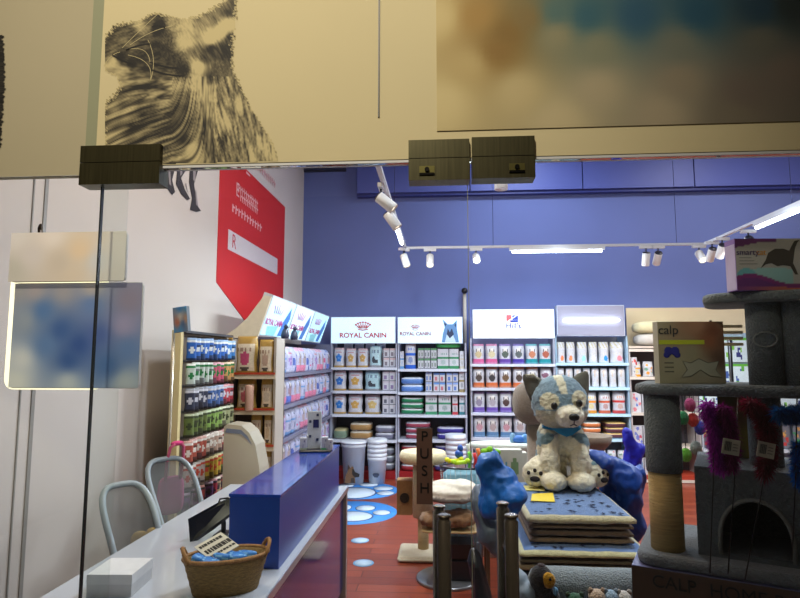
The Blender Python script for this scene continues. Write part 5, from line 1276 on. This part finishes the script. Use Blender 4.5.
hx0 = locY(690, -.02); zh = zat(700, 472, hx0, -.02)
# house with arched opening
def house():
    m = MB(); x0, x1, y0, y1, z0, z1 = hx0, .60, -.02, .30, cz(TB), cz(zh); t = .018
    ax0 = locY(712, y0); ax1 = locY(784, y0); za = zat(712, 566, ax0, y0); zt_a = zat(742, 500, (ax0+ax1)/2, y0)
    za = cz(TB)+.012; zt_a = cz(zt_a)
    cxm = (ax0+ax1)/2; hw = (ax1-ax0)/2; sp = za+(zt_a-za)*.30
    arch = [(ax1, za), (ax1, sp)]+[(cxm+hw*math.cos(a), sp+(zt_a-sp)*math.sin(a)) for a in [math.pi*k/18 for k in range(1, 18)]]+[(ax0, sp), (ax0, za)]
    poly = [(x0, z0), (x0, z1), (x1, z1), (x1, z0), (ax1+.0001, z0)]+arch+[(ax0-.0001, z0)]
    # front wall as quads around the arch
    N_ = len(arch)
    outer = []
    for (x, z) in arch:
        dx_, dz_ = x-cxm, z-sp
        if z <= sp: outer.append((x1 if dx_ > 0 else x0, z))
        else:
            k1 = ((x1-cxm)/dx_ if dx_ > 1e-6 else ((x0-cxm)/dx_ if dx_ < -1e-6 else 1e9)); k2 = (z1-sp)/dz_ if dz_ > 1e-6 else 1e9; k_ = min(k1, k2); outer.append((cxm+dx_*k_, sp+dz_*k_))
    for yy in (y0, y0+t):
        for i in range(N_-1):
            q = [(arch[i][0], yy, arch[i][1]), (arch[i+1][0], yy, arch[i+1][1]), (outer[i+1][0], yy, outer[i+1][1]), (outer[i][0], yy, outer[i][1])]
            m.add(q, [(0,1,2,3)], GP)
        for s, xx in ((1, x1), (-1, x0)): 
            pass
        m.add([(x0,yy,z1),(outer[-1][0],yy,z1),(outer[-1][0],yy,z1)], [(0,1,2)], GP)
        # corner triangles between fan pieces
        for i in range(N_-1):
            a, b = outer[i], outer[i+1]
            if (a[0] in (x1, x0) or abs(a[0]-x1) < 1e-6 or abs(a[0]-x0) < 1e-6) and abs(b[1]-z1) < 1e-6 and abs(a[1]-z1) > 1e-6:
                m.add([(a[0],yy,a[1]),(b[0],yy,b[1]),(a[0],yy,z1)], [(0,1,2)], GP)
            if abs(a[1]-z1) < 1e-6 and abs(b[1]-z1) > 1e-6:
                m.add([(a[0],yy,a[1]),(b[0],yy,b[1]),(b[0],yy,z1)], [(0,1,2)], GP)
        m.add([(x0,yy,z0),(x1,yy,z0),(x1,yy,za),(x0,yy,za)], [(0,1,2,3)], GP)
    for i in range(N_-1): m.add([(arch[i][0],y0,arch[i][1]),(arch[i+1][0],y0,arch[i+1][1]),(arch[i+1][0],y0+t,arch[i+1][1]),(arch[i][0],y0+t,arch[i][1])], [(0,1,2,3)], (70,72,72))
    m.box(x0, y0+t, z0, x0+t, y1, z1, GP); m.box(x1-t, y0+t, z0, x1, y1, z1, GP); m.box(x0+t, y1-t, z0, x1-t, y1, z1, GP); m.box(x0, y0, z1, x1, y1, z1+t, GP)
    h = m.build('house', M['plush'], ct)
    MB().tube([(x, y0-.004, z) for x, z in arch], .006, (120,120,116), 8).build('arch_piping', M['fabric'], h)
    return x1
house(); HT = zh+.018
lB = locY(768, 0.02); zp2 = zat(768, 303, lB, .02)
MB().lathe([(0,cz(HT)),(.046,cz(HT)),(.046,cz(zp1)),(0,cz(zp1))], (lB-.01,.10,0), GP, 26).build('plush_post', M['plush'], ct)
MB().lathe([(0,cz(P1)),(.047,cz(P1)),(.047,cz(zp2)),(0,cz(zp2))], (lB,.03,0), GP, 26).build('plush_post', M['plush'], ct)
lC = locY(806, .02)
MB().lathe([(0,cz(P1)),(.047,cz(P1)),(.047,cz(zp2)),(0,cz(zp2))], (lC,.03,0), GP, 26).build('plush_post', M['plush'], ct)
MB().tube([(lB+.030*math.sin(a), -.018-.006*math.cos(a)*0, cz(zat(768,340,lB,.03))+.022*math.cos(a)) for a in [2*math.pi*k/20 for k in range(20)]], .0025, (126,128,128), 6, closed=True).build('stitched_ring', M['fabric'], ct)
lL = locY(707, -.02)
MB().rbox(lL, -.06, cz(zp2), .66, .24, cz(zp2)+.030, .07, (104,110,112), tr=.010).build('top_platform', M['plush'], ct)
P2 = zp2+.030
# ---- tan carton on the middle platform
def carton(px0, px1, pyb, pyt, Yb, d, rz, side, front, label, z=None):
    a = at(px0, pyb, Yb); w = (at(px1, pyb, Yb).x-a.x)/math.cos(rz); z = z if z is not None else a.z; h = at(px0, pyt, Yb).z-z
    root = empty('product_carton', (a.x, Yb, z+.001), rz, label, 'box')
    MB().box(0, 0, 0, w, d, h, side).build('carton_body', M['card'], root)
    return root, w, h
b1, w, h = carton(660, 727, 385, 322, 1.88, .04, R(1), (186,176,150), None, 'tan carton with star shaped toy picture on middle platform', z=P1)
g = idw([(0,0,(116,112,92)),(0,1,(126,118,96)),(1,1,(112,86,66)),(1,0,(106,100,84)),(.85,.85,(96,56,40)),(.8,.7,(110,66,44)),(.92,.4,(70,50,40)),(.6,.95,(130,96,76)),(.5,.5,(112,108,88)),(.7,.2,(120,116,100)),(.3,.3,(120,116,96)),(.97,.7,(90,60,44))])
grid_print('front_print', lambda u, v: Vector((w*u, -.0008, h*v)), 16, 14, lambda u, v: tuple(min(255, k*1.25) for k in g(u, v)), M['mural'], b1)
m = MB(); m.box(w*.01, -.0016, h*.63, w*.70, -.0009, h*.70, (176,186,40)); m.build('yellow_band', M['mural'], b1)
m = MB()
for cx_, s in ((.15, 1), (.25, -1)): m.ell((w*cx_, -.0018, h*.52), (w*.065, .0008, h*.075), (30,34,130), n=8); m.ell((w*(cx_-s*.03), -.0018, h*.46), (w*.05, .0008, h*.05), (30,34,130), n=8)
m.build('blue_picture', M['mural'], b1)
m = MB(); stp = [(.33,.10),(.42,.22),(.36,.36),(.48,.33),(.60,.40),(.74,.33),(.90,.36),(.85,.22),(.94,.10),(.76,.12),(.62,.22),(.48,.12)]
m.prism([(x*w, z*h) for x, z in stp], (0,-.0010,0), (1,0,0), (0,0,1), (0,-.0006,0), (150,148,132)); m.tube([(x*w, -.0018, z*h) for x, z in stp], .0012, (90,90,80), 5, closed=True); m.build('star_picture', M['mural'], b1)
text('calp', .040, (w*.16, -.0014, h*.86), (R(90),0,0), (40,44,50), b1)
m = MB()
for k in range(3): m.box(w*.08, -.0016, h*(.18+.07*k), w*.22, -.0010, h*(.2+.07*k), (90,88,76))
m.build('small_print', M['mural'], b1)
# slatted wooden strips behind the carton
p = at(727, 345, 2.0)
sr = empty('slat_rack', (p.x-.045, 2.0, P1), 0, 'small rack of pale wooden strips right of the tan carton', 'rack')
zz_ = [at(735, y, 2.0).z-P1 for y in (326, 332, 338, 344)]
for z in zz_: MB().box(0, 0, z-.006, .098, .01, z+.004, (250,226,180)).build('strip', M['card'], sr)
for x in (.0,): MB().box(x, .011, 0, x+.006, .018, zz_[0]+.02, (50,36,26)).build('post', M['card'], sr)
# ---- purple and white carton on the top platform
b2, w, h = carton(738, 812, 299, 239, 1.74, .055, R(3), (150,110,190), None, 'purple and white carton with long necked silhouette on top platform', z=P2)
h = h*1.0
def smart(u, v):
    wv = .22+.10*math.sin(u*5.2+.6)
    if v < wv-.08: return mixc((96,40,110), (214,130,40), max(0, (u-.7)*3)) if v > .06 else mixc((110,50,120),(214,120,60), u)
    if v < wv: return (120,40,110)
    if ((u-.14)/.13)**2+((v-.30)/.13)**2 < 1: return (96,160,170)
    if v < .42 and u < .8 and v < .44-.5*(u-.5)**2: return (136,176,178)
    if v > .93-.25*max(0,.35-u)*1.2 and u < .6: return (104,44,110)
    return (166,162,158)
grid_print('front_print', lambda u, v: Vector((w*u, -.0008, h*v)), 50, 36, smart, M['mural'], b2)
m = MB()
bp_ = [(.34,.42),(.42,.58),(.46,.72),(.56,.80),(.68,.80),(.76,.76),(.80,.86),(.84,.95),(.92,.97),(.88,.92),(.84,.80),(.82,.66),(.80,.52),(.83,.42),(.86,.30),(.82,.30),(.76,.46),(.66,.48),(.58,.46),(.50,.52),(.42,.50)]
m.prism([(x*w, z*h) for x, z in bp_], (0,-.0010,0), (1,0,0), (0,0,1), (0,-.0006,0), (56,50,46)); m.build('animal_picture', M['mural'], b2)
text('smarty', .024, (w*.17, -.0014, h*.73), (R(90),0,0), (70,50,90), b2); text('cat', .024, (w*.36, -.0014, h*.73), (R(90),0,0), (190,130,40), b2)
m = MB()
for k in range(3): m.box(w*.05, -.0014, h*(.5+.06*k), w*(.3-.04*k), -.0009, h*(.515+.06*k), (120,116,120))
m.build('small_print', M['mural'], b2)
MB().box(-.0008, .002, 0.002, -.0001, .053, h*.9, (206,190,226)).build('side_print', M['mural'], b2)
# ---- boxes under the tree
sx = at(636, 583, 1.80)
zc1 = TB-.037
s_ = empty('shipping_carton', (foot.x, foot.y, zc1-.36), A0, 'brown shipping carton with dark lettering directly under cat tree base', 'box')
MB().box(-.095, -.10, 0, .64, .20, .36, (84,62,48)).build('carton_body', M['card'], s_)
MB().box(-.0945, -.0995, .3601, .6395, .1995, .3612, (100,100,136)).build('top_tape', M['print'], s_)
text('CALP', .05, (.02, -.1015, .325), (R(90),0,0), (34,26,22), s_); text('HOME BA', .05, (.22, -.1015, .325), (R(90),0,0), (34,26,22), s_)
s_ = empty('shipping_carton', (foot.x, foot.y, 0), A0, 'lower brown shipping carton standing on the floor under another', 'box')
MB().box(-.095, -.10, 0, .64, .20, zc1-.362, (100,78,60)).build('carton_body', M['card'], s_)
MB().box(.22, -.1005, 0, .27, .20, zc1-.3615, (150,120,80)).build('tape', M['print'], s_)
# ---- olive carton standing on the house roof
q = TM @ Vector((hx0+.07, .21, 0))
b3 = empty('toy_carton', (q.x, q.y, HT+.001), A0, 'dark olive carton with cartoonless yellow print behind the feather teasers', 'box')
b3['label'] = 'dark olive carton with yellow print behind the feather teasers'
MB().box(0, 0, 0, .13, .06, .20, (70,70,40)).build('carton_body', M['card'], b3)
g = idw([(.2,.9,(80,76,40)),(.8,.9,(76,60,34)),(.5,.7,(110,76,40)),(.3,.4,(120,110,40)),(.7,.35,(140,120,40)),(.9,.15,(150,136,40)),(.2,.1,(60,64,50))])
grid_print('front_print', lambda u, v: Vector((.13*u, -.0008, .20*v)), 10, 10, g, M['mural'], b3)
# ---- feather teasers
def boa(name, pts, r, col, parent, n=3200, seed=0, L=.024):
    rn = random.Random(seed); m = MB(); P = [Vector(p) for p in pts]
    m.tube(P, r*.55, col, 10)
    for k in range(n):
        t = rn.random()*(len(P)-1); i = int(t); q = P[i].lerp(P[i+1], t-i); d = Vector((rn.gauss(0,1), rn.gauss(0,1), rn.gauss(0,1)-.4)).normalized()
        a = q+d*r*.4; b = a+d*L*rn.uniform(.6, 1.2)+Vector((0,0,-L*.35)); s = d.cross(Vector((rn.random(), rn.random(), rn.random()))).normalized()*.0016
        c = mixc(col, (255,255,255), rn.uniform(0, .12)) if rn.random() > .4 else mixc(col, (0,0,0), rn.uniform(0, .4))
        m.add([a-s, a+s, b], [(0,1,2)], c)
    return m.build(name, M['feather'], parent)
def teaser(wt, wb_, boapx, Y, col, label, tagpx, tang, seed, r=.022):
    a = at(*wt, Y); b = at(*wb_, Y-.01)
    root = empty('feather_teaser', b, 0, label, 'cat toy', 'feather teasers before the cat tree')
    MB().tube([Vector((0,0,0)), (a-b)*.5+Vector((.003,0,0)), a-b], .0018, (22,22,24), 6).build('wand', M['plastic'], root)
    boa('feathers', [at(x, y, Y)-b for x, y in boapx], r, col, root, seed=seed)
    if tagpx:
        t = at(*tagpx, 1.60); s = 16*1.6/F/2
        mm = Matrix.Translation(t-b) @ Matrix.Rotation(tang, 4, 'Y')
        MB().box(-s, -.0006, -s*.9, s, .0006, s*.9, (176,160,140), m=mm).build('price_tag', M['card'], root)
        m = MB()
        for k in range(9): m.box(-s*.75+k*s*.09, -.0012, -s*.5, -s*.75+k*s*.09+s*(.03+.03*(k % 2)), -.0007, s*.6, (60,56,56), m=mm)
        for k in range(3): m.box(s*.2, -.0012, -s*.4+k*s*.35, s*.75, -.0007, -s*.3+k*s*.35, (110,100,96), m=mm)
        m.build('barcode', M['card'], root)
YT = 1.66
teaser((714,398),(710,573),[(706,403),(713,420),(716,436),(718,450),(720,466)], YT+.08, (170,30,170), 'magenta feather teaser with price tag, leftmost before the cat tree', (731,447), R(10), 1, .027)
teaser((738,398),(728,574),[(722,407),(728,420),(731,440),(731,466)], YT+.06, (130,14,96), 'plum feather teaser hanging just right of the magenta one', None, 0, 2, .020)
teaser((773,420),(745,580),[(748,402),(762,412),(768,430),(768,450),(764,472)], YT, (104,10,34), 'dark red feather teaser with price tag before the arched house', (766,450), R(12), 3, .026)
teaser((797,398),(792,560),[(778,412),(792,412),(806,408),(815,410)], YT-.04, (10,80,150), 'blue feather teaser at the right edge before the cat tree', None, 0, 4, .018)
teaser((806,430),(803,560),[(800,445),(800,462),(802,480)], YT-.04, (10,100,190), 'bright blue feather teaser hanging lower at the right edge', None, 0, 5, .016)
# small bright toys hanging behind the tree
for k, (x, y, c, nm2) in enumerate([(683,418,(30,130,80),'green'),(693,420,(200,50,50),'red'),(700,428,(60,70,190),'blue'),(686,455,(110,190,60),'lime'),(696,448,(150,160,160),'grey'),(690,405,(190,70,130),'pink')]):
    Yh = 3.0; q = at(x, y, Yh)
    m = MB().ell((0,0,0), (.028,.02,.035), c, n=10).tube([(0,0,.03),(0,0,.3)], .002, (30,30,30), 5)
    tag(m.build('hanging_toy', M['plush'], None, q), f'{nm2} small plush toy hanging between post and magenta feathers', 'toy', 'small hanging toys behind the cat tree')
tr_ = empty('toy_rail', (at(690,380,3.0).x, 3.0, 0), 0, 'thin stand with rail holding small toys behind cat tree', 'stand')
zr_ = at(690,405,3.0).z+.33
MB().tube([(-.15,0,zr_),(.2,0,zr_)], .006, (60,60,64), 8).build('rail', M['metal'], tr_)
MB().tube([(.2,0,0),(.2,0,zr_)], .01, (60,60,64), 8).build('post', M['metal'], tr_)
MB().lathe([(0,0),(.14,0),(.14,.01),(0,.02)], (.2,0,0), (60,60,64)).build('base', M['metal'], tr_)
# ================================================================== LIGHTING FIXTURES
RZ = at(405, 248, 6.5).z
xA = at(405, 248, 6.5).x; xC = at(705, 248, 6.5).x
trk = empty('lighting_track', (xA, 6.5, RZ), 0, 'white ceiling lighting track hanging in a U shape', 'light track')
m = MB().box(-.02, -.018, -.012, xC-xA+.02, .018, .012, (214, 216, 222)); m.build('rail', M['painted'], trk)
MB().box(-.018, -4.2, -.012, .018, -.02, .012, (206,206,212)).build('rail', M['painted'], trk)
MB().box(xC-xA-.018, -4.2, -.012, xC-xA+.018, -.02, .012, (214,216,222)).build('rail', M['painted'], trk)
for x, y in ((0, -1.5), (0, -3.6), (1.0, 0), (xC-xA-.3, 0), (xC-xA, -1.6), (xC-xA, -3.6)):
    MB().tube([(x, y, .01), (x, y, CEIL-RZ-.001)], .003, (70, 78, 120), 6).build('hanging_wire', M['metal'], trk)
def tubelight(a, b, label, e=55):
    a = Vector(a); b = Vector(b); c = (a+b)/2; L = (b-a).length; ang = math.atan2(b.y-a.y, b.x-a.x)
    root = empty('tube_light', (c.x, c.y, c.z), ang, label, 'light', 'tube lights on the track')
    MB().box(-L/2-.03, -.02, .0, L/2+.03, .02, .035, (220,222,228)).build('housing', M['painted'], root)
    MB().tube([(-L/2, 0, -.012), (L/2, 0, -.012)], .017, (232,242,255), 10).build('lamp_tube', M['light'], root)
    l = lamp('AREA', (c.x, c.y, c.z-.035), e, (.80, .90, 1), (0, 0, ang), shape='RECTANGLE', size=L, size_y=.05)
    l.parent = root; l.matrix_parent_inverse = Matrix.Identity(4); l.location = (0, 0, -.035); l.rotation_euler = (0, 0, 0)
    lb = lamp('POINT', (0,0,0), e*.25, (.80,.88,1), shadow_soft_size=.1); lb.parent = root; lb.location = (0, 0, -.1)
z_ = RZ-.035-.0115
tubelight((xA, 4.85, z_), (xA, 5.95, z_), 'glowing tube light on the left arm of the lighting track')
a = at(512, 250, 6.5).x; b = at(602, 250, 6.5).x
tubelight((a, 6.5, z_), (b, 6.5, z_), 'glowing tube light in the middle of the lighting track')
tubelight((xC, 4.3, z_), (xC, 5.45, z_), 'glowing tube light on the right arm of the lighting track')
def spot(px, py, Y, ang, tilt, label, lit=False, e=30, z=None, target=None):
    p = at(px, py, Y); top = RZ-.012
    root = empty('spotlight', (p.x, Y, top), ang, label, 'spotlight', 'spotlights on the lighting track')
    MB().box(-.07, -.018, -.03, .07, .018, -.001, (224,224,228)).build('adapter', M['painted'], root)
    MB().tube([(0, 0, -.03), (0, 0, -.085)], .008, (40,42,60), 8).build('stem', M['painted'], root)
    mm = Matrix.Translation((0, 0, -.10)) @ Matrix.Rotation(tilt, 4, 'X')
    hd = MB().lathe([(.0, .03), (.036, .03), (.042, .02), (.042, -.12), (.038, -.125), (.036, -.11), (0, -.108)], (0,0,0), (228,226,226), 20, m=mm,
        colf=lambda i, j: (30,32,50) if i < 2 else (232,230,228)).build('lamp_head', M['painted'], root)
    MB().lathe([(0, -.1095), (.033, -.1095), (.033, -.112), (0, -.1122)], (0,0,0), (255,240,220), 16, m=mm).build('lens', M['light'] if lit else M['dimlens'], hd)
    if e:
        l = lamp('SPOT', (0,0,0), e, (1, .93, .84), spot_size=R(70), spot_blend=.6, shadow_soft_size=.03)
        l.parent = root; l.location = mm @ Vector((0,0,-.13)); l.rotation_euler = mm.to_euler()
M['dimlens'] = mat('lamp_lens', (255, 236, 210), .4, emit=3)
S = [(381, 185, 4.05, R(90), R(-50), 'nearest white spotlight on the left arm of lighting track'),
     (389, 205, 4.55, R(90), R(-35), 'second white spotlight on the left arm before the tube light'),
     (404, 249, 6.45, R(45), R(-25), 'white spotlight at the left corner of the lighting track'),
     (430, 249, 6.5, R(0), R(-30), 'white spotlight just right of the track left corner'),
     (646, 249, 6.5, R(0), R(20), 'white spotlight, first right of the middle tube light'),
     (658, 249, 6.5, R(0), R(40), 'white spotlight, second right of the middle tube light'),
     (699, 249, 6.5, R(0), R(-45), 'white spotlight near the track right corner'),
     (712, 245, 6.3, R(0), R(40), 'white spotlight just past the track right corner'),
     (722, 241, 6.1, R(0), R(40), 'white spotlight partly hidden by the purple carton'),
     (748, 230, 5.75, R(0), R(60), 'white spotlight above the purple carton on the right arm')]
for s in S: spot(*s, e=26)
spot(476, 249, 6.5, R(0), R(-60), 'lit spotlight shining toward the camera on the back rail', lit=True, e=10)
p = at(501, 184, 5.0)
pd = empty('pendant_downlight', (p.x, 5.0, p.z), 0, 'small white cylinder downlight below the right door fitting', 'light')
MB().lathe([(0,.12),(.05,.12),(.058,.11),(.058,-.05),(.05,-.052),(.046,-.04),(0,-.04)], (0,0,0), (226,226,230)).build('lamp_body', M['painted'], pd)
MB().tube([(0,0,.12),(0,0,CEIL-p.z)], .012, (190,194,210), 8).build('stem', M['painted'], pd)
# mall: warm downlight on the fascia
dl = empty('mall_downlight', (-.55, -.6, 3.9), 0, 'warm round mall downlight outside above the shop front', 'light')
MB().lathe([(0,.02),(.09,.02),(.1,0),(.09,-.02),(.07,-.02),(.07,-.005),(0,-.005)], (0,0,0), (230,226,216)).build('lamp_body', M['painted'], dl)
struct(MB().box(-4, -5, 3.92, 7, 1.39, 4.0).build('ceiling_mall', M['white_wall']))
l = lamp('SPOT', (-.55, -.6, 3.85), 330, (1, .91, .73), spot_size=R(75), spot_blend=.9, shadow_soft_size=.1); aim(l, (-.55, 1.5, 2.75))
l = lamp('SPOT', (-2.2, .2, 3.6), 14, (1, .78, .5), spot_size=R(80), spot_blend=.9, shadow_soft_size=.1); aim(l, (-1.4, 1.6, 1.9))
# unseen fill lamps added to brighten the shop, a warm one by the desk
def fill_lamp(x, y, e, rgb, label, sz=.5):
    r = empty('ceiling_lamp', (x, y, CEIL-.03), 0, label, 'light')
    MB().box(-sz/2, -sz/2, 0, sz/2, sz/2, .028, (230,230,232)).build('frame', M['painted'], r)
    l = lamp('AREA', (x, y, CEIL-.04), e, rgb, size=sz); return r
fill_lamp(-1.0, 3.3, 50, (1, .82, .62), 'square ceiling lamp over the reception desk')
fill_lamp(.9, 2.9, 92, (.86,.91,1), 'square ceiling lamp over the pet mats')
fill_lamp(1.2, 7.0, 60, (.78,.86,1), 'square ceiling lamp near the back wall')
fill_lamp(3.9, 6.6, 60, (.95,.9,.9), 'square ceiling lamp near the right wall')
w = bpy.data.worlds.new('world'); bpy.context.scene.world = w; w.use_nodes = True
w.node_tree.nodes['Background'].inputs[0].default_value = (1, .86, .66, 1); w.node_tree.nodes['Background'].inputs[1].default_value = .05
sc = bpy.context.scene
sc.view_settings.view_transform = 'Standard'; sc.view_settings.look = 'None'; sc.view_settings.exposure = 0; sc.view_settings.gamma = 1
